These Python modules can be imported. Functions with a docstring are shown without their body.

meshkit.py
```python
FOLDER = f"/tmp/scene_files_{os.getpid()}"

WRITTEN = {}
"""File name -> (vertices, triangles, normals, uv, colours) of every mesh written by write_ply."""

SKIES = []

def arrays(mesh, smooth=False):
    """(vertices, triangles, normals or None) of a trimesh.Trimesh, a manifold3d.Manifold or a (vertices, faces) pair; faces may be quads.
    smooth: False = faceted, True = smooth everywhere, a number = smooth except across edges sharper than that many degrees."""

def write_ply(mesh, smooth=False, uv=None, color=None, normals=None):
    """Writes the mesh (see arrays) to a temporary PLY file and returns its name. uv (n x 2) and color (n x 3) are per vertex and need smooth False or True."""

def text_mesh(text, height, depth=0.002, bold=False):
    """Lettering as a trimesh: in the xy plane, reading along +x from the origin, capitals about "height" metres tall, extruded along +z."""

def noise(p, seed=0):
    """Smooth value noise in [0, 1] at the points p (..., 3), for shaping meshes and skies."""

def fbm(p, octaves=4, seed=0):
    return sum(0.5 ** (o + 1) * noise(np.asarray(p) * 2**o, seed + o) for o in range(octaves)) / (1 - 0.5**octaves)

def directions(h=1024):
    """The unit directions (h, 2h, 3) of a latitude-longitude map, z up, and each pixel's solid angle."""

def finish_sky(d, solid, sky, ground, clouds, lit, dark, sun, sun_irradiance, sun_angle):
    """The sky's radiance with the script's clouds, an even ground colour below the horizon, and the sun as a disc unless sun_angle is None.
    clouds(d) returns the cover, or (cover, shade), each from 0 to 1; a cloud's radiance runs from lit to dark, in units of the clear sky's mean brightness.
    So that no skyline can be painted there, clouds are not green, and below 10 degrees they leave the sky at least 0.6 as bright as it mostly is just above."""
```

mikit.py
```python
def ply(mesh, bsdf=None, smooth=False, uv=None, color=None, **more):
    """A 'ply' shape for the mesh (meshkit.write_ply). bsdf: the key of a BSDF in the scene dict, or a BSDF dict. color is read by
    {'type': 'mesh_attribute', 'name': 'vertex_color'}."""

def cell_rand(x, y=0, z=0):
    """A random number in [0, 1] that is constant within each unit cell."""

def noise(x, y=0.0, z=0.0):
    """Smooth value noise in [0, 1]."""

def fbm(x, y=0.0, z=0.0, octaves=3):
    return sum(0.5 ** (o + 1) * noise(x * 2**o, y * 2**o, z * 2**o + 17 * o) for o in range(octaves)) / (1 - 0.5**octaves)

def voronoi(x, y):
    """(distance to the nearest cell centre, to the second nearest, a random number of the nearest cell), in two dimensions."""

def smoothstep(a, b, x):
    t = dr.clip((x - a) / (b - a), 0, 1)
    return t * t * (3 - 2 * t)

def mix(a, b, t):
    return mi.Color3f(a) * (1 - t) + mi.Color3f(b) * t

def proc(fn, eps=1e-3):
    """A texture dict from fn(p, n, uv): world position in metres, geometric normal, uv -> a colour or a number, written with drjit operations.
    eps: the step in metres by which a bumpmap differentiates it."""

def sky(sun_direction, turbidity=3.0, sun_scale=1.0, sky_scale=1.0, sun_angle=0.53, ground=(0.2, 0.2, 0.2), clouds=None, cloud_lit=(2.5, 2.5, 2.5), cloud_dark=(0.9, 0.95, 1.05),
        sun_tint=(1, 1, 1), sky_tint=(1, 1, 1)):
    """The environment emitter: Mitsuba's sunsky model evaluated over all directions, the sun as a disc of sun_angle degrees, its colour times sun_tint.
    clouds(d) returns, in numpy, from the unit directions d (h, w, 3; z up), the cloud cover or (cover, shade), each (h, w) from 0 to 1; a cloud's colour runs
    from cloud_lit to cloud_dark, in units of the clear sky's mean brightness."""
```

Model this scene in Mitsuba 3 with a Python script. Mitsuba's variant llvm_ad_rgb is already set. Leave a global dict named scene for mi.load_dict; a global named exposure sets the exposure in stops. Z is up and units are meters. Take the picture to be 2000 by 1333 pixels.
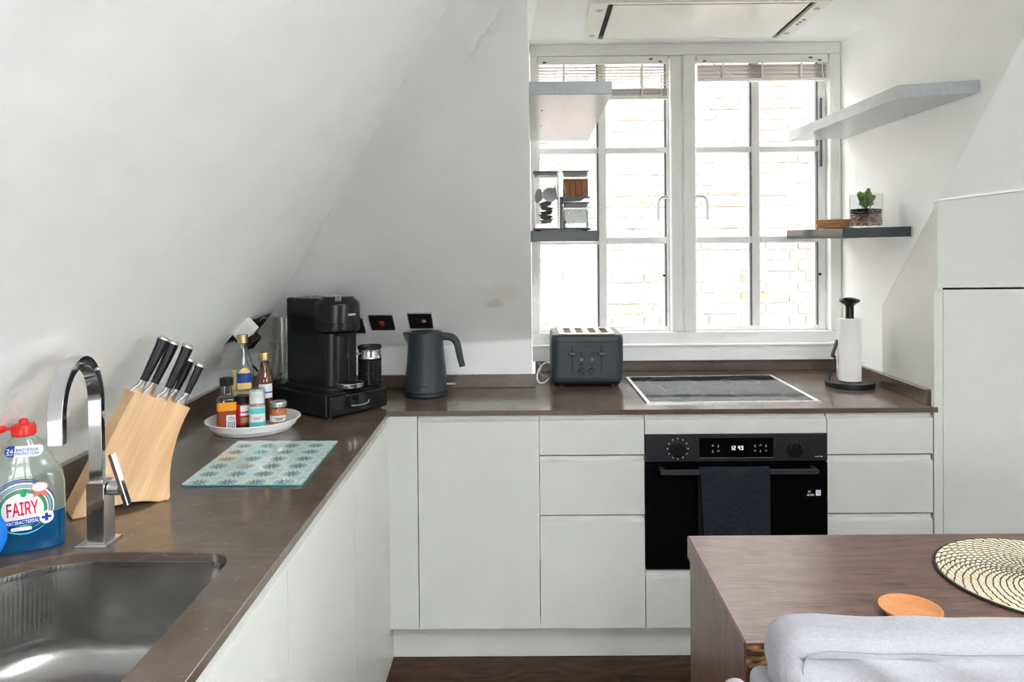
import math, random
import numpy as np, trimesh, manifold3d as mf
import drjit as dr, mitsuba as mi, mikit, meshkit
from shapely.geometry import Polygon, Point, box as sbox
from scipy.spatial import cKDTree

# ------------------------------------------------------------------ camera, sky, exposure
T = mi.ScalarTransform4f
F, PX, PY = 1450.0, 1034.136, 505.953                      # focal length and principal point for a 2000 x 1333 frame
YAW, PITCH, ROLL, EYE = 0.00560214, -0.0124882, -0.00886124, 1.385


def camera_rotation():
    B = np.array([[1, 0, 0], [0, 0, -1], [0, 1, 0.0]])
    cy, sy, cp, sp, cr, sr = math.cos(YAW), math.sin(YAW), math.cos(PITCH), math.sin(PITCH), math.cos(ROLL), math.sin(ROLL)
    return np.array([[cr, -sr, 0], [sr, cr, 0], [0, 0, 1]]) @ np.array([[1, 0, 0], [0, cp, sp], [0, -sp, cp]]) @ np.array([[cy, 0, sy], [0, 1, 0], [-sy, 0, cy]]) @ B


_R = camera_rotation()
_m = np.eye(4)
_m[:3, 0], _m[:3, 1], _m[:3, 2], _m[:3, 3] = -_R[0], -_R[1], _R[2], [0, 0, EYE]
scene, labels = {}, {}
scene["camera"] = {"type": "perspective", "fov_axis": "x", "fov": 2 * math.degrees(math.atan(1000 / F)), "near_clip": 0.02, "far_clip": 200.0,
                   "principal_point_offset_x": -(PX - 1000) / 2000, "principal_point_offset_y": -(PY - 666.5) / 1333, "to_world": T(_m.tolist())}
exposure = 5.95


def haze(d):
    p = d * np.array([2.2, 2.2, 4.0])
    return np.full(d.shape[:2], 0.85), 0.25 + 0.5 * meshkit.fbm(p, 4, 3)


scene["sky"] = mikit.sky((-0.80, -0.36, 0.62), turbidity=4.0, sun_scale=0.0, sun_angle=1.0, clouds=haze, cloud_lit=(2.3, 2.3, 2.28), cloud_dark=(1.6, 1.63, 1.66),
                         ground=(0.40, 0.40, 0.40))

# ------------------------------------------------------------------ naming and mesh helpers
rng = np.random.default_rng(7)


def numbered(base):
    taken = set(scene) | set(labels)
    used = lambda k: k in taken or any(x.startswith(k + "__") for x in taken)  # noqa: E731
    if base not in KEYS:
        KEYS[base] = 0
        return base
    KEYS[base] += 1
    return f"{base}_{KEYS[base]:03d}"


KEYS = {}


def put(key, mesh, mat, smooth=False, **kw):
    scene[key] = mikit.ply(mesh, mat, smooth, **kw)
    return key


def thing(name, label, cat, group=None):
    k = numbered(name)
    labels[k] = {"label": label, "category": cat}
    if group:
        labels[k]["group"] = group
    return k


def part(parent, name, mesh, mat, smooth=30, label=None, stuff=False, **kw):
    k = numbered(parent + "__" + name)
    put(k, mesh, mat, smooth, **kw)
    if label or stuff:
        labels[k] = {}
        if label:
            labels[k]["label"] = label
        if stuff:
            labels[k]["kind"] = "stuff"
    return k


def solo(name, label, cat, mesh, mat, smooth=30, group=None):
    k = thing(name, label, cat, group)
    return put(k, mesh, mat, smooth)


def struct(name, label, mesh=None, mat=None, smooth=30):
    k = numbered(name)
    labels[k] = {"label": label, "kind": "structure"}
    if mesh is not None:
        put(k, mesh, mat, smooth)
    return k


def M(v, f):
    return trimesh.Trimesh(np.asarray(v, float), np.asarray(f, int), process=False)


def cat(*ms):
    ms = [m for x in ms for m in (x if isinstance(x, (list, tuple)) else [x])]
    return trimesh.util.concatenate(ms)


def xf(mesh, m):
    mesh = mesh.copy()
    mesh.apply_transform(m)
    return mesh


def frame(o, x, y, z):
    m = np.eye(4)
    m[:3, 0], m[:3, 1], m[:3, 2], m[:3, 3] = x, y, z, o
    return m


def place(mesh, x=0, y=0, z=0, rot=0.0):
    a = math.radians(rot)
    return xf(mesh, frame([x, y, z], [math.cos(a), math.sin(a), 0], [-math.sin(a), math.cos(a), 0], [0, 0, 1]))


def rotx(mesh, deg):
    return xf(mesh, trimesh.transformations.rotation_matrix(math.radians(deg), [1, 0, 0]))


def roty(mesh, deg):
    return xf(mesh, trimesh.transformations.rotation_matrix(math.radians(deg), [0, 1, 0]))


def rotz(mesh, deg):
    return xf(mesh, trimesh.transformations.rotation_matrix(math.radians(deg), [0, 0, 1]))


def _inset(ring, d):
    """Vertices of a counter-clockwise ring moved inwards by d along the mitre."""
    p, n = np.roll(ring, 1, 0), np.roll(ring, -1, 0)
    a, b = ring - p, n - ring
    a /= np.linalg.norm(a, axis=1, keepdims=True) + 1e-12
    b /= np.linalg.norm(b, axis=1, keepdims=True) + 1e-12
    na, nb = np.stack([-a[:, 1], a[:, 0]], 1), np.stack([-b[:, 1], b[:, 0]], 1)
    m = na + nb
    m /= np.maximum((m * m).sum(1, keepdims=True), 0.3) / 2
    return ring + m * d


def prism(poly, z0, z1, bevel=0.0, both=False):
    """Extrusion of a shapely polygon (holes allowed) along z with a chamfer at the top, or at both ends."""
    if not isinstance(poly, Polygon):
        poly = Polygon(poly)
    from shapely.geometry.polygon import orient
    poly = orient(poly.simplify(1e-6), 1.0)
    rings = [np.array(poly.exterior.coords)[:-1]] + [np.array(i.coords)[:-1] for i in poly.interiors]
    levels = []
    if both and bevel:
        levels += [(z0, bevel), (z0 + bevel, 0)]
    else:
        levels += [(z0, 0)]
    levels += [(z1 - bevel, 0), (z1, bevel)] if bevel else [(z1, 0)]
    V, Fc, base = [], [], 0
    index = []
    for z, d in levels:
        row = []
        for r in rings:
            q = _inset(r, d) if d else r
            row.append(base + np.arange(len(r)))
            V.append(np.column_stack([q, np.full(len(r), z)]))
            base += len(r)
        index.append(row)
    for a, b in zip(index[:-1], index[1:]):
        for ra, rb in zip(a, b):
            n = len(ra)
            j = (np.arange(n) + 1) % n
            Fc.append(np.column_stack([ra, ra[j], rb[j]]))
            Fc.append(np.column_stack([ra, rb[j], rb]))
    tv, cap = trimesh.creation.triangulate_polygon(poly, engine="earcut")
    allr = np.concatenate(rings)
    cap = cKDTree(allr).query(tv)[1][cap]
    a, b, c = (allr[cap[:, i]] for i in range(3))
    neg = (b - a)[:, 0] * (c - a)[:, 1] - (b - a)[:, 1] * (c - a)[:, 0] < 0
    cap = np.where(neg[:, None], cap[:, ::-1], cap)
    top, bot = np.concatenate(index[-1]), np.concatenate(index[0])
    Fc += [top[cap], bot[cap[:, ::-1]]]
    return M(np.vstack(V), np.vstack(Fc))


def rect(x0, x1, y0, y1, r=0.0, n=6):
    p = sbox(min(x0, x1), min(y0, y1), max(x0, x1), max(y0, y1))
    return p.buffer(-r).buffer(r, quad_segs=n) if r else p


def box(x0, x1, y0, y1, z0, z1, bevel=0.0015):
    x0, x1, y0, y1, z0, z1 = min(x0, x1), max(x0, x1), min(y0, y1), max(y0, y1), min(z0, z1), max(z0, z1)
    b = min(bevel, 0.45 * min(x1 - x0, y1 - y0, z1 - z0))
    if b <= 0:
        return prism(sbox(x0, y0, x1, y1), z0, z1)
    pts = []
    for x, sx in ((x0, 1), (x1, -1)):
        for y, sy in ((y0, 1), (y1, -1)):
            for z, sz in ((z0, 1), (z1, -1)):
                pts += [(x, y + sy * b, z + sz * b), (x + sx * b, y, z + sz * b), (x + sx * b, y + sy * b, z)]
    h = mf.Manifold.hull_points(np.array(pts))
    m = h.to_mesh()
    return M(m.vert_properties[:, :3], m.tri_verts)


def rbox(x0, x1, y0, y1, z0, z1, r, n=16):
    r = min(r, 0.499 * min(abs(x1 - x0), abs(y1 - y0), abs(z1 - z0)))
    s = mf.Manifold.sphere(r, n)
    h = mf.Manifold.batch_hull([s.translate([x, y, z]) for x in (min(x0, x1) + r, max(x0, x1) - r) for y in (min(y0, y1) + r, max(y0, y1) - r) for z in (min(z0, z1) + r, max(z0, z1) - r)])
    m = h.to_mesh()
    return M(m.vert_properties[:, :3], m.tri_verts)


def along_x(poly, x0, x1, bevel=0.0):
    """A profile given in (y, z), extruded along x."""
    m = prism(poly, x0, x1, bevel, both=bool(bevel))
    m.vertices = m.vertices[:, [2, 0, 1]]
    return m


def along_y(poly, y0, y1, bevel=0.0):
    """A profile given in (x, z), extruded along y."""
    m = prism(poly, -y1, -y0, bevel, both=bool(bevel))
    m.vertices = np.column_stack([m.vertices[:, 0], -m.vertices[:, 2], m.vertices[:, 1]])
    return m


def lathe(profile, n=40, start=0.0):
    """Surface of revolution about z from (r, z) pairs listed so that the outside lies to the right when walking up."""
    P = np.array(profile, float)
    a = start + np.arange(n) * 2 * math.pi / n
    V = np.stack([P[:, 0, None] * np.cos(a), P[:, 0, None] * np.sin(a), np.repeat(P[:, 1, None], n, 1)], -1).reshape(-1, 3)
    Fc = []
    for i in range(len(P) - 1):
        j = np.arange(n)
        k = (j + 1) % n
        A, B = i * n, (i + 1) * n
        if P[i, 0] > 1e-9:
            Fc.append(np.column_stack([A + j, A + k, B + k]))
        if P[i + 1, 0] > 1e-9:
            Fc.append(np.column_stack([A + j, B + k, B + j]))
    return M(V, np.vstack(Fc))


def sweep(path, prof, closed=False, caps=True, up=None, scale=None):
    """A closed (u, v) profile swept along a 3-D path; the frame is carried along, or keeps v near `up`."""
    P = np.array(path, float)
    n = len(P)
    t = np.gradient(P, axis=0) if not closed else (np.roll(P, -1, 0) - np.roll(P, 1, 0))
    t /= np.linalg.norm(t, axis=1, keepdims=True)
    prof = np.array(prof, float)
    if up is None:
        ref = np.array([0, 0, 1.0]) if abs(t[0, 2]) < 0.9 else np.array([1.0, 0, 0])
        v = ref - t[0] * (ref @ t[0])
    V = []
    for i in range(n):
        if up is not None:
            v = np.array(up if np.ndim(up) == 1 else up[i], float)
        v = v - t[i] * (v @ t[i])
        v /= np.linalg.norm(v)
        u = np.cross(v, t[i])
        s = 1.0 if scale is None else scale[i]
        V.append(P[i] + s * (prof[:, :1] * u + prof[:, 1:] * v))
    k = len(prof)
    Fc = []
    area = 0.5 * np.sum(prof[:, 0] * np.roll(prof[:, 1], -1) - np.roll(prof[:, 0], -1) * prof[:, 1])
    for i in range(n if closed else n - 1):
        A, B = i * k, ((i + 1) % n) * k
        j = np.arange(k)
        q = (j + 1) % k
        Fc += [np.column_stack([A + j, A + q, B + q]), np.column_stack([A + j, B + q, B + j])]
    V = np.vstack(V)
    if caps and not closed:
        c0, c1 = len(V), len(V) + 1
        V = np.vstack([V, P[:1], P[-1:]])
        j = np.arange(k)
        q = (j + 1) % k
        Fc += [np.column_stack([q, j, np.full(k, c0)]), np.column_stack([(n - 1) * k + j, (n - 1) * k + q, np.full(k, c1)])]
    Fc = np.vstack(Fc)
    if area < 0:
        Fc = Fc[:, ::-1]
    return M(V, Fc)


def circle(r, n=10, r2=None):
    a = np.arange(n) * 2 * math.pi / n
    return np.column_stack([r * np.cos(a), (r2 or r) * np.sin(a)])


def tube(path, r, n=10, closed=False, scale=None):
    return sweep(path, circle(r, n), closed=closed, scale=scale)


def spline(pts, n=24):
    """Catmull-Rom through the points."""
    p = np.array(pts, float)
    p = np.vstack([2 * p[0] - p[1], p, 2 * p[-1] - p[-2]])
    out = []
    for i in range(1, len(p) - 2):
        t = np.linspace(0, 1, n, endpoint=False)[:, None]
        out.append(0.5 * (2 * p[i] + (p[i + 1] - p[i - 1]) * t + (2 * p[i - 1] - 5 * p[i] + 4 * p[i + 1] - p[i + 2]) * t**2 + (3 * p[i] - p[i - 1] - 3 * p[i + 1] + p[i + 2]) * t**3))
    return np.vstack(out + [p[-2:-1]])


def text(s, h, depth=0.0004, bold=False, width=None):
    """Lettering centred on the origin, in the xy plane."""
    m = meshkit.text_mesh(s, h, depth, bold)
    lo, hi = m.bounds
    m.apply_translation([-(lo[0] + hi[0]) / 2, -h / 2, 0])
    if width:
        m.vertices[:, 0] *= width / (hi[0] - lo[0])
    return m


def facing(mesh, o, right, up):
    """xy of the mesh put on the plane through o spanned by right and up; its z points out of that plane."""
    right, up = np.array(right, float), np.array(up, float)
    right /= np.linalg.norm(right)
    up = up - right * (up @ right)
    up /= np.linalg.norm(up)
    return xf(mesh, frame(o, right, up, np.cross(right, up)))


def ring2(r0, r1, n=40):
    return Point(0, 0).buffer(r1, quad_segs=n // 4).difference(Point(0, 0).buffer(r0, quad_segs=n // 4))


def bend(mesh, fn):
    mesh = mesh.copy()
    mesh.vertices = fn(np.array(mesh.vertices))
    return mesh


def fine(mesh, edge):
    v, f = trimesh.remesh.subdivide_to_size(mesh.vertices, mesh.faces, edge)
    return M(v, f)


def wobble(mesh, amount, freq, seed=0, keep=None):
    """Displaces vertices along their normals by smooth noise."""
    m = trimesh.Trimesh(mesh.vertices, mesh.faces, process=True)
    d = (meshkit.fbm(m.vertices * freq, 3, seed) - 0.5) * 2 * amount
    m.vertices = m.vertices + m.vertex_normals * d[:, None]
    return m


# ------------------------------------------------------------------ materials
def rgb(c):
    return {"type": "rgb", "value": [float(x) for x in (c if np.ndim(c) else [c] * 3)]}


def mat(key, c, rough=0.5, metal=0.0, spec=0.5, bump=None, two=True, **kw):
    b = {"type": "principled", "base_color": c if isinstance(c, dict) else rgb(c), "roughness": rough, "metallic": metal, "specular": spec, **kw}
    if bump is not None:
        b = {"type": "bumpmap", "arbitrary": bump[0], "scale": bump[1], "bsdf": b}
    scene[key] = {"type": "twosided", "bsdf": b} if two else b
    return key


N, FB, SS, MIX = mikit.noise, mikit.fbm, mikit.smoothstep, mikit.mix


def c_wall(p, n, uv):
    g = FB(p.x * 9, p.y * 9, p.z * 9, 3)
    return MIX((0.84, 0.845, 0.825), (0.875, 0.88, 0.86), g)


def c_back_wall(p, n, uv):
    g = FB(p.x * 9, p.y * 9, p.z * 9, 3)
    base = MIX((0.84, 0.845, 0.825), (0.875, 0.88, 0.86), g)
    d = dr.sqrt(dr.square((p.x + 0.143) / 0.045) + dr.square((p.z - 1.19) / 0.022)) + 0.9 * (FB(p.x * 40, p.y * 40, p.z * 60, 3) - 0.5)
    d2 = dr.sqrt(dr.square((p.x + 0.11) / 0.085) + dr.square((p.z - 1.235) / 0.05)) + 1.1 * (FB(p.x * 25, p.y * 25, p.z * 25, 3) - 0.5)
    stain = 0.45 * (1 - SS(0.3, 1.1, d)) + 0.16 * (1 - SS(0.4, 1.2, d2))
    return MIX(base, (0.62, 0.52, 0.36), stain)


def b_plaster(p, n, uv):
    return FB(p.x * 4, p.y * 4, p.z * 4, 3) * 1.0 + 0.06 * FB(p.x * 60, p.y * 60, p.z * 60, 2)


mat("plaster", mikit.proc(c_wall), 0.65, bump=(mikit.proc(b_plaster, 4e-3), 0.010), spec=0.3)
mat("plaster_back", mikit.proc(c_back_wall), 0.6, spec=0.3)
mat("rear_paint", (0.10, 0.105, 0.11), 0.7, spec=0.2)
mat("ceiling_paint", (0.87, 0.875, 0.865), 0.7, spec=0.25)


def c_stone(p, n, uv):
    g = FB(p.x * 14, p.y * 14, p.z * 14, 4)
    fleck = SS(0.66, 0.80, FB(p.x * 95, p.y * 95, p.z * 95, 2))
    vein = SS(0.035, 0.0, dr.abs(FB(p.x * 7 + 3 * N(p.x * 3, p.y * 3, 5.0), p.y * 11, p.z * 9, 3) - 0.5)) * SS(0.45, 0.75, FB(p.x * 5, p.y * 5, p.z * 5 + 40, 2))
    c = MIX((0.078, 0.056, 0.040), (0.128, 0.098, 0.074), g)
    c = MIX(c, (0.16, 0.13, 0.105), 0.5 * fleck)
    return MIX(c, (0.22, 0.185, 0.15), 0.18 * vein)


mat("stone", mikit.proc(c_stone), 0.14, spec=0.9)
mat("cabinet_paint", (0.61, 0.615, 0.58), 0.32, spec=0.45)
mat("cabinet_inside", (0.58, 0.58, 0.55), 0.5)
mat("gap_dark", (0.03, 0.03, 0.028), 0.8)
mat("frame_white", (0.80, 0.80, 0.77), 0.35, spec=0.45)
mat("sash_white", (0.84, 0.84, 0.82), 0.4, spec=0.4)
mat("sash_metal", (0.10, 0.10, 0.12), 0.5)
mat("sill_white", (0.84, 0.845, 0.84), 0.3, spec=0.5)
mat("chrome", (0.76, 0.77, 0.79), 0.05, metal=1.0)
mat("hob_rim", (0.90, 0.90, 0.90), 0.3, metal=1.0)
mat("satin_metal", (0.68, 0.68, 0.67), 0.28, metal=1.0)
mat("gold_cap", (0.80, 0.60, 0.28), 0.32, metal=1.0)


def b_brushed(p, n, uv):
    return FB(p.x * 260, p.y * 260, p.z * 8, 2)


def c_steel(p, n, uv):
    w = FB(p.x * 20, p.y * 20, p.z * 20, 4)
    return MIX((0.36, 0.355, 0.345), (0.50, 0.495, 0.48), w)


mat("sink_steel", mikit.proc(c_steel), 0.23, metal=1.0, anisotropic=0.5)
mat("black_plastic", (0.008, 0.0085, 0.010), 0.4, spec=0.35)
mat("black_satin", (0.006, 0.0075, 0.009), 0.24, spec=0.4)
mat("black_gloss", (0.006, 0.007, 0.008), 0.05, spec=0.6)
mat("hob_glass", (0.006, 0.008, 0.011), 0.03, spec=1.0)
mat("oven_glass", (0.002, 0.002, 0.0025), 0.05, spec=0.08)


def c_anthracite(p, n, uv):
    return MIX((0.028, 0.030, 0.034), (0.044, 0.047, 0.052), FB(p.x * 6, p.y * 6, p.z * 420, 2))


mat("anthracite_steel", mikit.proc(c_anthracite), 0.34, metal=0.6)
mat("slate_matte", (0.034, 0.044, 0.051), 0.42, spec=0.4)
mat("slate_dark", (0.018, 0.022, 0.026), 0.5)
mat("slate_lever", (0.062, 0.075, 0.082), 0.38)  # light caught from above is put into this paler slate
mat("slate_print", (0.008, 0.010, 0.012), 0.5)
mat("slate_light", (0.13, 0.15, 0.16), 0.4)


def c_towel(p, n, uv):
    return MIX((0.012, 0.014, 0.020), (0.028, 0.031, 0.040), FB(p.x * 160, p.y * 160, p.z * 160, 3))


mat("towel_cotton", mikit.proc(c_towel), 0.95, spec=0.1, sheen=0.5)


def c_fabric(p, n, uv):
    w = N(p.x * 900, p.y * 900, p.z * 260) * 0.5 + N(p.x * 260, p.y * 260, p.z * 900) * 0.5
    big = FB(p.x * 12, p.y * 12, p.z * 12, 3)
    return MIX((0.26, 0.26, 0.28), (0.42, 0.415, 0.435), 0.65 * w + 0.35 * big)


mat("chair_linen", mikit.proc(c_fabric), 0.95, spec=0.1, sheen=0.3)
mat("seam_thread", (0.33, 0.33, 0.36), 0.9, spec=0.1)


def grain(p_long, a, b, s=1.0):
    r = 30 * s * a + 6 * FB(p_long * 3.0, a * 14 * s, b * 14 * s, 3)
    return 0.5 + 0.5 * dr.sin(r * 6.283), FB(p_long * 14, a * 340 * s, b * 340 * s, 3)


def c_table(p, n, uv):
    g, f = grain(p.x, p.y, p.z, 0.5)
    pore = SS(0.60, 0.72, FB(p.x * 22, p.y * 420, p.z * 420, 2))
    c = MIX((0.090, 0.046, 0.032), (0.150, 0.082, 0.058), 0.35 * g + 0.65 * f)
    return MIX(c, (0.045, 0.022, 0.016), 0.6 * pore)


mat("table_wood", mikit.proc(c_table), 0.30, spec=0.5, bump=(mikit.proc(lambda p, n, uv: FB(p.x * 22, p.y * 420, p.z * 420, 2), 5e-4), 0.0004))


def c_table_side(p, n, uv):
    g, f = grain(p.z, p.y, p.x, 0.5)
    pore = SS(0.60, 0.72, FB(p.z * 22, p.y * 420, p.x * 420, 2))
    c = MIX((0.090, 0.046, 0.032), (0.150, 0.082, 0.058), 0.35 * g + 0.65 * f)
    return MIX(c, (0.045, 0.022, 0.016), 0.6 * pore)


mat("table_side_wood", mikit.proc(c_table_side), 0.30, spec=0.5)


def c_table_edge(p, n, uv):
    f = FB(p.x * 60, p.y * 60, p.z * 160, 4)
    return MIX((0.05, 0.026, 0.014), (0.36, 0.19, 0.075), SS(0.35, 0.72, f))


mat("worn_edge_wood", mikit.proc(c_table_edge), 0.5)


def wood_floor(seed):
    def fn(p, n, uv):
        g, f = grain(p.x + seed * 3.1, p.y + seed, p.z, 0.35)
        pore = SS(0.58, 0.75, FB(p.x * 16 + seed, p.y * 300, 1.0, 2))
        k = 0.75 + 0.17 * (seed % 4)
        c = MIX((0.022 * k, 0.010 * k, 0.005 * k), (0.066 * k, 0.031 * k, 0.014 * k), 0.4 * g + 0.6 * f)
        return MIX(c, (0.012, 0.006, 0.004), 0.5 * pore)
    return fn


for i in range(3):
    mat(f"floor_wood_{i}", mikit.proc(wood_floor(i + 1)), 0.45, spec=0.25)


def c_block(p, n, uv):
    # long boards laminated along the leaning side of the block
    s = (p.x + 0.919) * 0.757 + (p.y - 1.455) * 0.653
    a = s * 0.894 - (p.z - 0.857) * 0.447
    l = s * 0.447 + (p.z - 0.857) * 0.894
    lam = dr.floor(a / 0.042 + 0.35)
    tone = mikit.cell_rand(lam, 3.0, 1.0)
    r = a * 95 + 1.6 * FB(l * 5, a * 22 + lam * 3.7, 2.0, 3) * 6
    g = 0.5 + 0.5 * dr.sin(r)
    f = FB(l * 22, a * 420, 1.0, 3)
    c = MIX((0.62, 0.36, 0.17), (0.82, 0.57, 0.34), 0.35 * g + 0.65 * f)
    c = MIX(c, (0.60, 0.32, 0.13), 0.30 * tone)
    joint = SS(0.03, 0.0, dr.abs(a / 0.042 + 0.35 - dr.round(a / 0.042 + 0.35)))
    return MIX(c, (0.42, 0.24, 0.11), 0.35 * joint)


mat("block_wood", mikit.proc(c_block), 0.42, spec=0.4)


def c_cork(p, n, uv):
    f = FB(p.x * 260, p.y * 260, p.z * 260, 3)
    return MIX((0.50, 0.20, 0.075), (0.66, 0.31, 0.13), f)


mat("dish_clay", mikit.proc(c_cork), 0.7, spec=0.25)


def c_coaster(p, n, uv):
    f = FB(p.x * 40, p.y * 40, p.z * 800, 3)
    return MIX((0.30, 0.115, 0.035), (0.56, 0.27, 0.10), f)


mat("coaster_wood", mikit.proc(c_coaster), 0.5)


def c_shelf_light(p, n, uv):
    return MIX((0.35, 0.375, 0.385), (0.41, 0.435, 0.445), FB(p.x * 400, p.y * 30, p.z * 30, 2))


mat("shelf_silver", mikit.proc(c_shelf_light), 0.26, spec=0.6)


def c_shelf_dark(p, n, uv):
    return MIX((0.034, 0.042, 0.042), (0.062, 0.073, 0.073), FB(p.x * 18, p.y * 18, p.z * 200, 3))


mat("shelf_dark", mikit.proc(c_shelf_dark), 0.15, spec=0.22)
mat("white_glaze", (0.80, 0.80, 0.79), 0.15, spec=0.5)
mat("paper", (0.83, 0.825, 0.80), 0.95, spec=0.05)
mat("blind_white", (0.80, 0.80, 0.77), 0.45)
mat("blind_slat", (0.56, 0.54, 0.49), 0.45)
mat("cord_white", (0.82, 0.81, 0.78), 0.7)
mat("hood_cream", (0.78, 0.775, 0.71), 0.25, spec=0.5)
mat("hood_gap", (0.20, 0.20, 0.17), 0.6)
mat("lamp_glass", (0.42, 0.42, 0.40), 0.35)
mat("plug_white", (0.78, 0.78, 0.77), 0.4)
mat("socket_steel", (0.42, 0.42, 0.41), 0.25, metal=1.0)
mat("socket_black", (0.012, 0.010, 0.010), 0.25)
mat("switch_red", (0.62, 0.01, 0.02), 0.3)
mat("rose_metal", (0.72, 0.62, 0.52), 0.3, metal=1.0)
mat("toaster_top", (0.78, 0.70, 0.60), 0.28, metal=1.0)
mat("toaster_slot", (0.10, 0.075, 0.06), 0.5, metal=0.6)
mat("orange_label", (0.90, 0.36, 0.01), 0.45)
mat("brown_label", (0.30, 0.055, 0.018), 0.4)
mat("white_label", (0.80, 0.82, 0.84), 0.5)
mat("bar_ink", (0.10, 0.12, 0.18), 0.6)
mat("red_label", (0.52, 0.012, 0.03), 0.4)
mat("green_label", (0.32, 0.28, 0.10), 0.5)
mat("teal_label", (0.10, 0.60, 0.58), 0.5)
mat("blue_label", (0.010, 0.055, 0.27), 0.4)
mat("yellow_label", (0.88, 0.66, 0.22), 0.5)
mat("soy_liquid", (0.022, 0.010, 0.008), 0.08)
mat("amber_liquid", (0.13, 0.030, 0.010), 0.08)
mat("oil_liquid", (0.60, 0.52, 0.26), 0.1)
mat("salt_grains", (0.80, 0.78, 0.74), 0.8)
mat("spice_powder", (0.62, 0.20, 0.035), 0.8)
mat("frosted_white", (0.72, 0.73, 0.72), 0.25)
mat("tin_lid", (0.62, 0.61, 0.58), 0.3, metal=0.85)
mat("knife_black", (0.006, 0.007, 0.009), 0.3)
mat("blade_steel", (0.72, 0.71, 0.69), 0.22, metal=1.0)
mat("cap_red", (0.76, 0.022, 0.014), 0.32)
mat("detergent_blue", (0.003, 0.060, 0.15), 0.15, spec=0.5)
mat("print_green", (0.02, 0.34, 0.10), 0.4)
mat("print_red", (0.62, 0.01, 0.04), 0.4)
mat("print_badge", (0.80, 0.16, 0.10), 0.4)
mat("print_blue", (0.010, 0.035, 0.33), 0.4)
mat("print_sky", (0.16, 0.55, 0.68), 0.4)
mat("print_navy", (0.012, 0.06, 0.24), 0.4)
mat("print_white", (0.82, 0.83, 0.83), 0.45)
mat("scrub_blue", (0.0, 0.16, 0.58), 0.55)
mat("print_gray", (0.42, 0.42, 0.43), 0.5)
mat("icon_gray", (0.36, 0.37, 0.38), 0.5)
mat("rubber_black", (0.015, 0.015, 0.016), 0.6)
mat("pod_foil", (0.27, 0.27, 0.265), 0.34, metal=0.8)
mat("sugar_brown", (0.34, 0.125, 0.05), 0.85)
mat("sugar_white", (0.76, 0.76, 0.74), 0.85)
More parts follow.
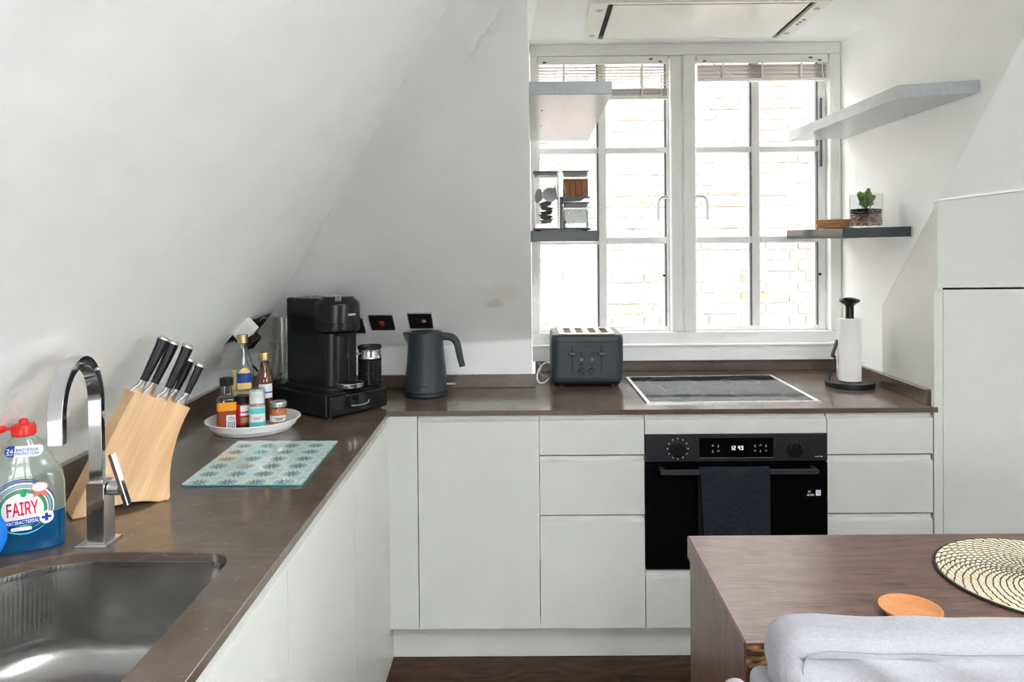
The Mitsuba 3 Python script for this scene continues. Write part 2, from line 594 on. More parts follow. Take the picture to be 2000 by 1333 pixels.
mat("canister_dark", (0.022, 0.030, 0.038), 0.22)
mat("canister_seal", (0.20, 0.19, 0.175), 0.4)
mat("soil_dark", (0.022, 0.023, 0.028), 0.9)
for i, c in enumerate(((0.34, 0.19, 0.105), (0.46, 0.29, 0.16), (0.20, 0.105, 0.06), (0.58, 0.44, 0.30))):
    mat(f"pebble_{i}", c, 0.6)


def c_leaf(p, n, uv):
    return MIX((0.055, 0.17, 0.045), (0.30, 0.44, 0.12), FB(p.x * 45, p.y * 45, p.z * 45, 3))


scene["leaf_green"] = {"type": "principledthin", "base_color": mikit.proc(c_leaf), "roughness": 0.4, "diff_trans": 0.7}
mat("stem_green", (0.12, 0.15, 0.05), 0.6)
scene["window_glass"] = {"type": "thindielectric"}
scene["clear_glass"] = {"type": "thindielectric", "specular_transmittance": rgb((0.95, 0.965, 0.96))}
scene["real_glass"] = {"type": "dielectric", "int_ior": 1.5, "specular_transmittance": rgb((0.97, 0.985, 0.98))}
scene["pale_plastic"] = {"type": "blendbsdf", "weight": 0.30, "a": {"type": "thindielectric", "specular_transmittance": rgb((0.90, 0.96, 0.92))},
                         "b": {"type": "principledthin", "base_color": rgb((0.62, 0.70, 0.64)), "roughness": 0.25, "diff_trans": 1.0}}
scene["tank_plastic"] = {"type": "thindielectric", "specular_transmittance": rgb((0.84, 0.85, 0.84))}
scene["display_digits"] = {"type": "diffuse", "reflectance": rgb(0.4)}


def c_straw(p, n, uv):
    f = FB(p.x * 500, p.y * 500, p.z * 500, 2)
    big = FB(p.x * 22, p.y * 22, 3.0, 3)
    c = MIX((0.62, 0.54, 0.37), (0.84, 0.77, 0.60), f)
    c = MIX(c, (0.74, 0.50, 0.27), 0.5 * SS(0.55, 0.8, big))
    return MIX(c, (0.60, 0.62, 0.38), 0.4 * SS(0.58, 0.8, FB(p.x * 30, p.y * 30, 9.0, 3)))


mat("straw", mikit.proc(c_straw), 0.75, spec=0.25)
mat("stitch_black", (0.022, 0.022, 0.022), 0.8)


# printed glass board: rows of pale teal tiles with a dark eight-petal burst in each (flat print)
BOARD_O, BOARD_U, BOARD_V = (-0.7999, 1.6625), (0.2748, -0.0026), (-0.0241, 0.3852)


def c_board(p, n, uv):
    det = BOARD_U[0] * BOARD_V[1] - BOARD_U[1] * BOARD_V[0]
    dx, dy = p.x - BOARD_O[0], p.y - BOARD_O[1]
    u = (dx * BOARD_V[1] - dy * BOARD_V[0]) / det * 4.25 - 0.05
    v = (BOARD_U[0] * dy - BOARD_U[1] * dx) / det * 6.1 + 0.28
    a, b = u - dr.floor(u) - 0.5, v - dr.floor(v) - 0.5
    r, th = dr.sqrt(a * a + b * b), dr.atan2(b, a)
    petal = 0.5 + 0.5 * dr.cos(th * 12)
    burst = SS(0.40, 0.30, r) * SS(0.025, 0.06, r) * SS(0.25, 0.6, petal + 0.55 * SS(0.27, 0.10, r)) 
    edge = SS(0.5, 0.40, dr.maximum(dr.abs(a), dr.abs(b)))
    corner = SS(0.30, 0.10, dr.sqrt(dr.square(dr.abs(a) - 0.5) + dr.square(dr.abs(b) - 0.5))) * (0.4 + 0.6 * petal)
    c = MIX((0.56, 0.72, 0.69), (0.65, 0.80, 0.76), edge)
    c = MIX(c, (0.42, 0.60, 0.58), 0.5 * corner)
    return MIX(c, (0.10, 0.20, 0.21), 0.85 * burst)


mat("board_print", mikit.proc(c_board), 0.05, spec=0.5)
mat("board_edge", (0.05, 0.26, 0.28), 0.1)


def brick_colour(lo, hi, patch):
    def fn(p, n, uv):
        f = FB(p.x * 26, p.y * 26, p.z * 26, 3)
        g = FB(p.x * 90, p.y * 90, p.z * 90, 2)
        c = MIX(lo, hi, f)
        c = MIX(c, patch, 0.8 * SS(0.56, 0.7, FB(p.x * 13 + 7, p.y * 13, p.z * 17, 3)))
        return MIX(c, (0.085, 0.075, 0.07), 0.7 * SS(0.68, 0.80, g))
    return fn


BRICKS = []
for i, (lo, hi, pt) in enumerate((((0.36, 0.315, 0.265), (0.45, 0.415, 0.37), (0.36, 0.225, 0.14)), ((0.40, 0.365, 0.33), (0.50, 0.475, 0.44), (0.31, 0.26, 0.215)),
                                  ((0.33, 0.215, 0.145), (0.43, 0.325, 0.25), (0.31, 0.16, 0.09)), ((0.35, 0.33, 0.315), (0.47, 0.455, 0.445), (0.18, 0.17, 0.165)))):
    BRICKS.append(mat(f"brick_{i}", mikit.proc(brick_colour(lo, hi, pt)), 0.9, spec=0.15))
mat("mortar", mikit.proc(lambda p, n, uv: MIX((0.398, 0.383, 0.355), (0.568, 0.547, 0.518), FB(p.x * 40, p.y * 40, p.z * 40, 3))), 0.95, spec=0.1)

# ================================================================== THE SETTING
CT = 0.857                                                    # height of the worktop


def wall_x(y):
    return -1.0796 - 0.0553 * (y - 1.6425)                    # line of the left wall


def loft(rings):
    """Closed body through rings of equally many 3-D points (outside seen counter-clockwise from the last ring)."""
    k, n = len(rings), len(rings[0])
    V = np.vstack([np.array(r, float) for r in rings])
    Fc = []
    j = np.arange(n)
    q = (j + 1) % n
    for i in range(k - 1):
        A, B = i * n, (i + 1) * n
        Fc += [np.column_stack([A + j, A + q, B + q]), np.column_stack([A + j, B + q, B + j])]
    m = M(V, np.vstack(Fc))
    caps = []
    for idx in (0, k - 1):
        R3 = V[idx * n:(idx + 1) * n]
        keep = np.argsort(np.ptp(R3, axis=0))[1:]
        tv, tri = trimesh.creation.triangulate_polygon(Polygon(R3[:, keep]), engine="earcut")
        caps.append(cKDTree(R3[:, keep]).query(tv)[1][tri] + idx * n)
    m = trimesh.Trimesh(V, np.vstack(Fc + caps), process=False)
    m.fix_normals()
    return m


def fillet(p0, p1, p2, r, n=6):
    """Points rounding the corner p1."""
    p0, p1, p2 = (np.array(p, float) for p in (p0, p1, p2))
    a, b = (p0 - p1) / np.linalg.norm(p0 - p1), (p2 - p1) / np.linalg.norm(p2 - p1)
    s = p1 + a * r
    e = p1 + b * r
    t = np.linspace(0, 1, n)[:, None]
    return [tuple(x) for x in (1 - t) ** 2 * s + 2 * t * (1 - t) * p1 + t**2 * e]


def left_profile(y):
    x, zc = wall_x(y), 0.957
    top = (x + (2.36 - zc) / 1.13, 2.36)
    pts = [(x, 0.0)] + fillet((x, 0), (x, zc), top, 0.02) + [top, (top[0] - 0.13, 2.42), (x - 0.14, zc + 0.06), (x - 0.14, 0.0)]
    return [(a, y, b) for a, b in pts]


struct("wall_left", "white plastered left wall, a low upright strip above the worktop then a long roof slope", loft([left_profile(y) for y in np.linspace(-3.3, 3.05, 14)]), "plaster", 40)


def back_profile(x):
    zc = 1.041 + 0.04 * x
    top = (2.85 - (2.36 - zc) / 0.97, 2.36)
    pts = [(2.85, 0.0)] + fillet((2.85, 0), (2.85, zc), top, 0.012, 4) + [top, (top[0] + 0.12, 2.42), (2.97, zc + 0.06), (2.97, 0.0)]
    return [(x, a, b) for a, b in pts]


struct("wall_back", "white plastered back wall behind the kettle, low upright strip and sloping part with a brown stain", loft([back_profile(x) for x in np.linspace(-1.6, -0.012, 6)]), "plaster_back", 40)



def hip_cove():
    """The soft plastered corner between the two roof slopes: a cove that widens upwards."""
    rows = []
    for z in np.linspace(1.16, 2.30, 16):
        def hip(z_):
            y = 2.85 - (z_ - 1.02) / 0.97
            return np.array([wall_x(y) + (z_ - 0.957) / 1.13, y, z_])
        h = hip(z)
        t = hip(z + .05) - h
        t /= np.linalg.norm(t)
        nl = np.array([1.13, 0.0625, -1.0])
        nk = np.array([0.0, -0.97, -1.0])
        dl, dk = np.cross(t, nl), np.cross(t, nk)
        dl = dl / np.linalg.norm(dl) * (1 if dl[1] < 0 else -1)
        dk = dk / np.linalg.norm(dk) * (1 if dk[0] > 0 else -1)
        w = 0.012 + 0.075 * min(1, (z - 1.16) / 0.7) ** 1.2
        u = np.linspace(0, 1, 11)[:, None]
        inward = -(nl / np.linalg.norm(nl) + nk / np.linalg.norm(nk)) * -0.0006
        rows.append((1 - u) ** 2 * (h + dl * w) + 2 * u * (1 - u) * h + u ** 2 * (h + dk * w) + inward)
    n_, m_ = len(rows), 11
    idx = np.arange(n_ * m_).reshape(n_, m_)
    a, b, c, d = idx[:-1, :-1].ravel(), idx[:-1, 1:].ravel(), idx[1:, 1:].ravel(), idx[1:, :-1].ravel()
    return M(np.vstack(rows), np.vstack([np.column_stack([a, b, c]), np.column_stack([a, c, d])]))


struct("wall_corner", "softly rounded plaster corner where the left and back slopes meet", hip_cove(), "plaster", True)
cheek = Polygon([(2.856, 0.0), (2.856, 1.045), (1.50, 2.36), (1.50, 2.40), (3.36, 2.40), (3.36, 0.0)])
struct("wall_dormer_left", "white left cheek of the window bay, seen edge on", along_x(cheek, -0.11, -0.010), "plaster")
cheek = Polygon([(2.822, 0.0), (2.822, 1.155), (1.58, 2.36), (1.58, 2.40), (3.36, 2.40), (3.36, 0.0)])
struct("wall_dormer_right", "bright white right cheek of the window bay carrying two grey shelves", along_x(cheek, 1.32, 1.332), "plaster")


def right_profile(x):
    d = 0.148 * (x - 1.32)
    z0 = 1.155 + d
    pts = [(2.82, 0.0), (2.82, z0), (2.82 - (2.36 - z0) / 0.97, 2.36), (2.98 - (2.36 - z0) / 0.97, 2.42), (2.98, z0), (2.98, 0.0)]
    return [(x, a, b) for a, b in pts]


struct("wall_right", "grey white roof slope above the tall cabinet at the right", loft([right_profile(x) for x in (1.3205, 2.6, 4.75)]), "plaster")
SKY = (0.35, -1.7, 1.75, 0.55)                               # a roof window above and behind the viewer
vent = sbox(0.266, 2.638, 1.021, 3.090)                      # the extractor's shaft
struct("ceiling", "flat white ceiling of the window bay", prism(sbox(-0.35, -3.45, 4.75, 3.36).difference(sbox(*SKY)).difference(vent), 2.262, 2.40), "ceiling_paint", False)
w = struct("window_4", "white roof window in the ceiling outside the view")
part(w, "frame", prism(sbox(*SKY).difference(sbox(SKY[0] + .05, SKY[1] + .05, SKY[2] - .05, SKY[3] - .05)), 2.30, 2.39), "frame_white")
struct("floor", "dark stained timber floor", box(-1.4, 4.75, -3.45, 3.3, -0.12, -0.004, 0), "floor_wood_0")
k = 0
for row in range(17):
    y0 = 0.30 + row * 0.131
    x = -0.60 - 0.43 * ((row * 7) % 5) / 5
    while x < 1.7:
        L = 0.62 + 0.25 * ((row * 3 + k) % 4)
        part("floor", "board", box(x + 0.0006, x + L - 0.0006, y0 + 0.0006, y0 + 0.1304, -0.018, 0.0 - 0.0004 * (k % 3), 0.0012), f"floor_wood_{(k * 5 + row) % 3}", False)
        x += L
        k += 1


def wall_with_hole(a0, a1, z0, z1, h, axis, at, thick):
    p = sbox(a0, z0, a1, z1)
    for o in h:
        p = p.difference(sbox(*o))
    return along_y(p, at, at + thick) if axis == "y" else along_x(p, at, at + thick)


struct("wall_partition", "added white wall out of view, shading the tall cabinet from side light", box(2.0, 2.12, 0.30, 3.1, 0, 2.40, 0), "plaster", False)  # added unseen wall that keeps side light off the tall cabinet
# the rest of the room, behind the camera: two large windows light the kitchen from the right and from behind
struct("wall_rear", "charcoal wall behind the viewer with a wide window", wall_with_hole(-1.4, 4.75, 0, 2.4, [(-0.6, 0.35, 0.9, 1.75)], "y", -3.42, 0.12), "rear_paint")
struct("wall_side", "white wall at the far right with a wide window", wall_with_hole(-3.45, 3.1, 0, 2.4, [(-2.9, 0.45, 0.1, 2.18)], "x", 3.5, 0.12), "plaster")
for axis, a0, a1, z0, z1, at in (("y", -0.6, 0.9, 0.35, 1.75, -3.38), ("x", -2.9, 0.1, 0.45, 2.18, 3.54)):
    w = struct("window_2" if axis == "y" else "window_3", "white framed window outside the view, " + ("behind the viewer" if axis == "y" else "at the far right"))
    mk = along_y if axis == "y" else along_x
    outer = sbox(a0, z0, a1, z1)
    n = 3
    for i in range(n):
        b0, b1 = a0 + 0.06 + (a1 - a0 - 0.06) * i / n, a0 + (a1 - a0 - 0.06) * (i + 1) / n
        outer = outer.difference(sbox(b0, z0 + 0.06, b1, z1 - 0.06))
    part(w, "frame", mk(outer, at, at + 0.05), "frame_white")

# ------------------------------------------------------------------ the kitchen window
W = struct("window_1", "white casement window of two sashes with six panes each above the worktop")
X0, X1, ML, MR = -0.008, 1.318, 0.5925, 0.6975
part(W, "top_rail", box(X0, X1, 3.185, 3.34, 2.2115, 2.2615, 0.003), "frame_white")
part(W, "jamb", box(X0, 0.0225, 3.185, 3.34, 1.026, 2.2113, 0.003), "frame_white")
part(W, "jamb", box(1.272, X1, 3.185, 3.34, 1.026, 2.2113, 0.003), "frame_white")
part(W, "bottom_rail", box(X0, X1, 3.185, 3.34, 0.962, 1.0255, 0.003), "frame_white")
part(W, "mullion", cat(box(ML, 0.641, 3.19, 3.34, 1.026, 2.2113, 0.004), box(0.646, MR, 3.186, 3.34, 1.026, 2.2113, 0.004), box(0.639, 0.648, 3.20, 3.33, 1.026, 2.2113, 0)), "frame_white")
part(W, "apron", box(X0, X1, 3.165, 3.34, 0.905, 0.9695, 0.003), "sill_white")
part(W, "sill", box(X0, X1, 3.145, 3.34, 0.9697, 0.9775, 0.002), "sill_white")
GY = 3.262
for side, (xa, xb, cols, st) in enumerate(((0.0225, ML, ((0.0305, 0.2835), (0.3195, 0.5785)), (0.5785, ML)), (MR, 1.272, ((0.7075, 0.9485), (0.9865, 1.2365)), (1.2365, 1.272)))):
    y0, y1 = 3.235, 3.285
    zt = 2.2113
    zr = ((1.047, 1.4055), (1.4355, 1.7995), (1.8265, 2.185))
    part(W, "sash_stile", box(xa, cols[0][0], y0, y1, 1.0262, zt, 0.002), "sash_white")
    part(W, "sash_stile", box(cols[1][1], xb, y0, y1, 1.0262, zt, 0.002), "sash_white")
    part(W, "sash_rail", box(cols[0][0], cols[1][1], y0, y1, 1.0262, zr[0][0], 0.002), "sash_white")
    part(W, "sash_rail", box(cols[0][0], cols[1][1], y0, y1, zr[2][1], zt, 0.002), "sash_white")
    part(W, "glazing_bar", box(cols[0][1], cols[1][0], y0, y1, zr[0][0], zr[2][1], 0.004), "frame_white")
    for c in cols:
        for a, b in ((zr[0][1], zr[1][0]), (zr[1][1], zr[2][0])):
            part(W, "glazing_bar", box(c[0], c[1], y0 + 0.001, y1, a, b, 0.004), "frame_white")
        for a, b in zr:
            part(W, "pane", M([(c[0] - .003, GY, a - .003), (c[1] + .003, GY, a - .003), (c[1] + .003, GY, b + .003), (c[0] - .003, GY, b + .003)], [(0, 1, 2), (0, 2, 3)]), "window_glass", False)
            # dark weather strip along the right edge of each pane
            part(W, "weather_strip", box(c[1] - 0.0055, c[1], y0 - 0.0015, y0 + 0.02, a, b, 0.0005), "sash_metal", False)
hx = 0.578
part(W, "handle", cat(tube(spline([(hx, 3.235, 1.606), (hx - 0.002, 3.20, 1.606)], 6), 0.007), tube(spline([(hx, 3.20, 1.607), (hx - 0.022, 3.195, 1.606), (hx - 0.036, 3.19, 1.595), (hx - 0.041, 3.19, 1.575), (hx - 0.042, 3.19, 1.506)], 8), 0.0055)), "satin_metal", 60)
hx = 0.700
part(W, "handle", cat(tube(spline([(hx + .005, 3.235, 1.606), (hx + .004, 3.20, 1.606)], 6), 0.007), tube(spline([(hx, 3.20, 1.608), (hx + 0.026, 3.195, 1.608), (hx + 0.042, 3.19, 1.598), (hx + 0.047, 3.19, 1.576), (hx + 0.048, 3.19, 1.506)], 8), 0.0065)), "satin_metal", 60)
for x in (0.566, 1.243):
    part(W, "stay_pin", rotx(lathe([(0, 0), (0.005, 0), (0.005, 0.012), (0, 0.014)], 12), 90), "black_plastic", 40)
    scene[list(scene)[-1]]["to_world"] = T().translate([x, 3.236, 1.267])
part(W, "hinge_strip", box(1.247, 1.2535, 3.224, 3.238, 1.735, 2.03, 0.001), "sash_metal", False)

# ------------------------------------------------------------------ blinds
for side, (xa, xb, nopen, zopen, nst, zb) in enumerate(((0.0245, 0.583, 7, 2.166, 7, 2.0325), (0.7075, 1.264, 0, 2.168, 9, 2.106))):
    B = thing("venetian_blind", ("white venetian blind in the left half of the window, let down furthest" if side == 0 else "white venetian blind in the right half of the window, drawn right up"), "blind")
    part(B, "head_rail", cat(box(xa, xb, 3.187, 3.222, 2.183, 2.2095, 0.001), box(xa, xb, 3.184, 3.187, 2.176, 2.1835, 0.0005)), "blind_white", False)
    for i in range(nopen):
        z = zopen - 0.0128 * i
        part(B, "slat", xf(rotx(box(xa + .002, xb - .002, -0.0125, 0.0125, -0.0004, 0.0004, 0), 24), frame([0, 3.205, z], [1, 0, 0], [0, 1, 0], [0, 0, 1])), "blind_slat", False)
    ztop = zb + 0.007 + nst * 0.0058
    for i in range(nst):
        z = zb + 0.0105 + i * (0.0046 if side == 0 else 0.0064)
        part(B, "slat", xf(rotx(box(xa + .002, xb - .002, -0.0125, 0.0125, -0.0005, 0.0005, 0), 3 * math.sin(i * 2.3)), frame([0, 3.205, z], [1, 0, 0], [0, 1, 0], [0, 0, 1])), "blind_slat", False)
    part(B, "bottom_rail", box(xa + .001, xb - .001, 3.192, 3.219, zb - 0.006, zb + 0.006, 0.002), "blind_white")
    for f in (0.2, 0.5, 0.8):
        x = xa + (xb - xa) * f
        part(B, "ladder_cord", cat(box(x - .004, x + .004, 3.1905, 3.1915, zb, 2.176, 0), box(x - .004, x + .004, 3.2185, 3.2195, zb, 2.176, 0)), "cord_white", False)
    for x in (xa + 0.030, xb - 0.075, xb - 0.036):
        part(B, "bracket_clip", box(x - 0.008, x + 0.008, 3.183, 3.187, 2.181 + (0.012 if x == xb - 0.075 else 0), 2.186 + (0.012 if x == xb - 0.075 else 0), 0.001), "black_plastic", False)
    if side == 0:
        part(B, "pull_cord", tube([(xb - .032, 3.186, 2.182), (xb - .031, 3.186, 2.10), (xb - .030, 3.187, 2.03)], 0.0018, 6), "cord_white")
    else:
        part(B, "pull_cord", tube(spline([(xb - .026, 3.186, 2.182), (xb - .020, 3.18, 2.10), (1.286, 3.172, 1.99), (1.304, 3.168, 1.80), (1.300, 3.17, 1.66), (1.288, 3.17, 1.58), (1.272, 3.175, 1.53)], 8), 0.0016, 6), "cord_white")
        part(B, "tilt_wand", tube([(xa + 0.065, 3.183, 2.172), (xa + 0.16, 3.182, 2.11), (xa + 0.26, 3.182, 2.082)], 0.0022, 6), "cord_white")

# ------------------------------------------------------------------ brick wall across the light well: Flemish bond, one entry per brick in view
BY = 5.2
BW = struct("wall_brick_outside", "pale old brick wall outside, blown out by daylight")
part(BW, "mortar_bed", box(-3.5, 6.0, BY + 0.012, BY + 0.25, -3.0, 2.76, 0), "mortar", False)


def brick_mesh(w, seed):
    m = box(0, w, -0.008, 0.03, 0, 0.065, 0.005)
    r = np.random.default_rng(seed)
    m.vertices = m.vertices + r.normal(0, 0.0016, m.vertices.shape) * [1, 1.4, 1]
    return m


BV = {(w, s): mikit.ply(brick_mesh(w, s), BRICKS[s % 4]) for w in (0.215, 0.1025) for s in range(12)}
seen, far = [], []
for row in range(-42, 48):
    z = 1.0 + row * 0.0752
    if z + 0.07 > 2.79:
        continue
    x, j = -3.45 + (0.0 if row % 2 else 0.165), row
    while x < 5.9:
        w = 0.215 if j % 2 else 0.1025
        q = (x, z, w)
        (seen if 0.0 - w < x < 2.13 and 0.80 < z < 2.68 else far).append(q)
        x += w + 0.0105
        j += 1
seen.sort(key=lambda q: abs(q[0] + q[2] / 2 - 1.07))
far += seen[300:]
r = np.random.default_rng(3)
for x, z, w in seen[:300]:
    k = numbered(BW + "__brick")
    scene[k] = {**BV[(w, int(r.integers(12)))], "to_world": T().translate([x + float(r.normal(0, .002)), BY + 0.004 + float(r.normal(0, .0025)), z + float(r.normal(0, .0012))])}
for g in range(4):
    ms = [xf(brick_mesh(w, i), frame([x, BY + 0.004, z], [1, 0, 0], [0, 1, 0], [0, 0, 1])) for i, (x, z, w) in enumerate(far) if i % 4 == g]
    part(BW, "outlying_bricks", cat(ms), BRICKS[g], False, stuff=True)

# ------------------------------------------------------------------ extractor set into the ceiling
H = thing("ceiling_extractor", "cream extractor hood set flush into the ceiling above the hob", "extractor hood")
frame_poly = Polygon([(0.209, 2.31), (1.063, 2.31), (1.063, 3.104), (0.209, 3.104)])
frame_poly = Polygon([(0.208, 2.630), (1.0628, 2.630), (1.0628, 3.105), (0.212, 3.108)])
gap = Polygon([(0.273, 2.645), (1.0147, 2.645), (1.0148, 3.083), (0.272, 3.083)])
part(H, "frame", prism(frame_poly.difference(gap), 2.252, 2.2618, 0), "hood_cream")
part(H, "shaft", cat(prism(sbox(0.266, 2.638, 1.021, 3.090), 2.345, 2.36), prism(sbox(0.2662, 2.6382, 1.0208, 3.0898).difference(sbox(0.270, 2.642, 1.017, 3.086)), 2.268, 2.345)), "satin_metal", False)
part(H, "panel", box(0.2925, 0.9900, 2.650, 3.076, 2.2500, 2.2585, 0.002), "hood_cream")
for x, y in ((0.2475, 2.713), (0.2445, 3.029), (1.0365, 2.716), (1.031, 3.022)):
    part(H, "spotlight", place(lathe([(0, -0.0015), (0.0115, -0.0015), (0.0125, 0.0), (0.0125, 0.001), (0, 0.001)], 24), x, y, 2.252), "lamp_glass", 30)
for x, y in ((1.0305, 2.899), (1.0335, 2.872), (1.0365, 2.842)):
    part(H, "button", place(lathe([(0, -0.003), (0.0055, -0.003), (0.006, 0.0), (0, 0.0005)], 14), x, y, 2.252), "hood_gap", 30)

# ================================================================== FITTED KITCHEN
def run_x(y):
    return -0.4785 + 0.0306 * (2.40 - y)                      # front edge of the left run of worktop


sink_hole = []
sx0, sx1, sy0, sy1 = -0.935, -0.512, 0.80, 1.301
def arc(cx, cy, r, a0, a1, n=9):
    return [(cx + r * math.cos(math.radians(a)), cy + r * math.sin(math.radians(a))) for a in np.linspace(a0, a1, n)]
sink_hole = Polygon(arc(sx1 - .014 - 0.055, sy1 - .004 - 0.055, 0.055, 0, 90) + arc(sx0 + 0.17, sy1 - 0.17, 0.17, 90, 180, 48) + arc(sx0 + 0.09, sy0 + 0.09, 0.09, 180, 270) + arc(sx1 - 0.06, sy0 + 0.06, 0.06, 270, 360))
top = Polygon([(run_x(0.25), 0.25), (run_x(2.4285), 2.4285), (1.3185, 2.4285), (1.3185, 3.225), (0.000, 3.225), (0.000, 2.8495), (-1.139, 2.8495), (wall_x(2.6) + .001, 2.6), (wall_x(0.25) + .001, 0.25)])
WT = thing("worktop", "L-shaped dark brown polished stone worktop along the left wall and under the window", "worktop")
part(WT, "slab", prism(top.difference(sink_hole), CT - 0.0165, CT, 0.0012), "stone")
UP = 0.0505
solo("upstand", "dark brown stone upstand strip below the window", "upstand", box(0.0035, 1.2995, 3.192, 3.2125, CT + .0003, CT + UP, 0.0015), "stone")
solo("upstand", "dark brown stone upstand strip behind the kettle", "upstand", box(-1.105, 0.003, 2.831, 2.8488, CT + .0003, CT + UP, 0.0015), "stone")
solo("upstand", "dark brown stone upstand strip along the left wall behind the knife block", "upstand", prism(Polygon([(wall_x(y) + d, y) for y, d in ((0.25, 0.02), (2.829, 0.02), (2.829, 0.001), (0.25, 0.001))]), CT + .0003, CT + UP, 0.0015), "stone")
solo("upstand", "dark brown stone upstand strip along the right side, behind the kitchen roll", "upstand", box(1.2998, 1.3190, 2.470, 3.19, CT + .0003, CT + UP, 0.0015), "stone")

DOOR_Y, BASE, TOP = 2.432, 0.134, 0.8400


def front_profile(z0, z1, lip=0.0205, scoop=0.0135):
    """Handleless front in (y, z): flat face, finger scoop along the top edge."""
    y = DOOR_Y
    h = z1 - lip
    return Polygon([(y, z0 + .001), (y + .001, z0), (y + 0.019, z0), (y + 0.019, z1), (y + scoop, z1), (y + scoop, h + 0.006), (y + 0.003, h + 0.0004), (y + 0.0008, h - 0.0004), (y, h - 0.0018)])


def front(parent, name, x0, x1, z0, z1, **kw):
    return part(parent, name, along_x(front_profile(z0, z1, **kw), x0 + 0.0014, x1 - 0.0014), "cabinet_paint")


def carcass(parent, x0, x1, z0=BASE, z1=TOP - .001, y1=2.80):
    part(parent, "carcass", box(x0 + .001, x1 - .001, DOOR_Y + 0.052, y1, z0, z1, 0), "cabinet_inside", False)


XS = (-0.4715, -0.3871, 0.0125, 0.3592, 0.9562, 1.3040)
# corner filler and door
c = thing("corner_post", "narrow pale grey filler post in the inner corner of the cabinets", "cabinet filler")
part(c, "panel", box(XS[0] - .012, XS[1] - 0.0014, DOOR_Y, DOOR_Y + 0.019, BASE, TOP, 0.001), "cabinet_paint")
part(c, "return_panel", prism(Polygon([(run_x(2.396) - .0025, 2.396), (run_x(2.4315) - .0025, 2.4315), (run_x(2.4315) - .0215, 2.4315), (run_x(2.396) - .0215, 2.396)]), BASE, TOP, 0.0008), "cabinet_paint")
c = thing("base_cabinet", "pale grey base cabinet with one full-height door under the kettle", "cabinet")
carcass(c, XS[1], XS[2])
front(c, "door", XS[1], XS[2], BASE, TOP)
c = thing("drawer_cabinet", "pale grey cabinet of three drawers left of the oven", "cabinet")
carcass(c, XS[2], XS[3])
for z0, z1 in ((0.7082, TOP), (0.5100, 0.7022), (BASE, 0.5038)):
    front(c, "drawer", XS[2], XS[3], z0, z1, lip=0.0185)
c = thing("oven_housing", "pale grey cabinet built round the black oven", "cabinet")
carcass(c, XS[3], XS[4], BASE, 0.322)
part(c, "side_panel", box(XS[3] + .0005, XS[3] + .0035, DOOR_Y + .0215, 2.80, 0.324, TOP - .001, 0), "cabinet_inside", False)
part(c, "side_panel", box(XS[4] - .0035, XS[4] - .0005, DOOR_Y + .0215, 2.80, 0.324, TOP - .001, 0), "cabinet_inside", False)
part(c, "top_panel", along_x(front_profile(0.7745, TOP, lip=0.0185), XS[3] + .0014, XS[4] - .0014), "cabinet_paint")
front(c, "drawer", XS[3], XS[4], BASE, 0.3245, lip=0.026)
c = thing("drawer_cabinet", "pale grey cabinet of three drawers right of the oven", "cabinet")
carcass(c, XS[4], XS[5], y1=2.79)
for z0, z1 in ((0.7043, TOP), (0.5100, 0.6984), (BASE, 0.5038)):
    front(c, "drawer", XS[4], XS[5], z0, z1, lip=0.0185)

# left run: fronts face the right
def left_front(parent, ya, yb, name="door", flat=False):
    prof = front_profile(BASE, TOP)
    m = along_x(prof, 0, 1)
    v = m.vertices.copy()
    d = v[:, 1] - DOOR_Y                                       # depth behind the face
    y = np.where(v[:, 0] < 0.5, ya + 0.0012, yb - 0.0012)
    fx = np.where(v[:, 0] < 0.5, run_x(ya), run_x(yb)) - 0.0025
    m.vertices = np.column_stack([fx - d, y, v[:, 2]])
    m.faces = m.faces[:, ::-1] if False else m.faces
    m.fix_normals()
    return part(parent, name, m, "cabinet_paint")


for ya, yb, what in ((0.40, 0.725, "white base cabinet left run, nearest the viewer and mostly out of the picture"), (0.725, 1.3265, "white base cabinet under the sink in the left run"),
                     (1.3265, 1.897, "white base cabinet under the chopping board, middle of the left run"), (1.897, 2.394, "white base cabinet in the left run, last one before the inner corner")):
    c = thing("base_cabinet", what, "cabinet")
    za = 0.62 if yb < 1.4 else TOP - .001
    part(c, "carcass", prism(Polygon([(run_x(ya) - 0.0235, ya + .001), (run_x(yb) - 0.0235, yb - .001), (run_x(yb) - 0.50, yb - .001), (run_x(ya) - 0.50, ya + .001)]), BASE, za), "cabinet_inside", False)
    left_front(c, ya, yb)
struct("trim_1", "pale grey plinth under the back cabinets", box(-0.489, 1.305, DOOR_Y + 0.078, DOOR_Y + 0.093, 0.0, BASE + .0, 0.0005), "cabinet_paint", False)
struct("trim_2", "pale grey plinth under the left cabinets", prism(Polygon([(-0.489, 2.515), (-0.504, 2.515), (run_x(0.4) - 0.045, 0.4), (run_x(0.4) - 0.030, 0.4)]), 0.0, BASE, 0), "cabinet_paint", False)

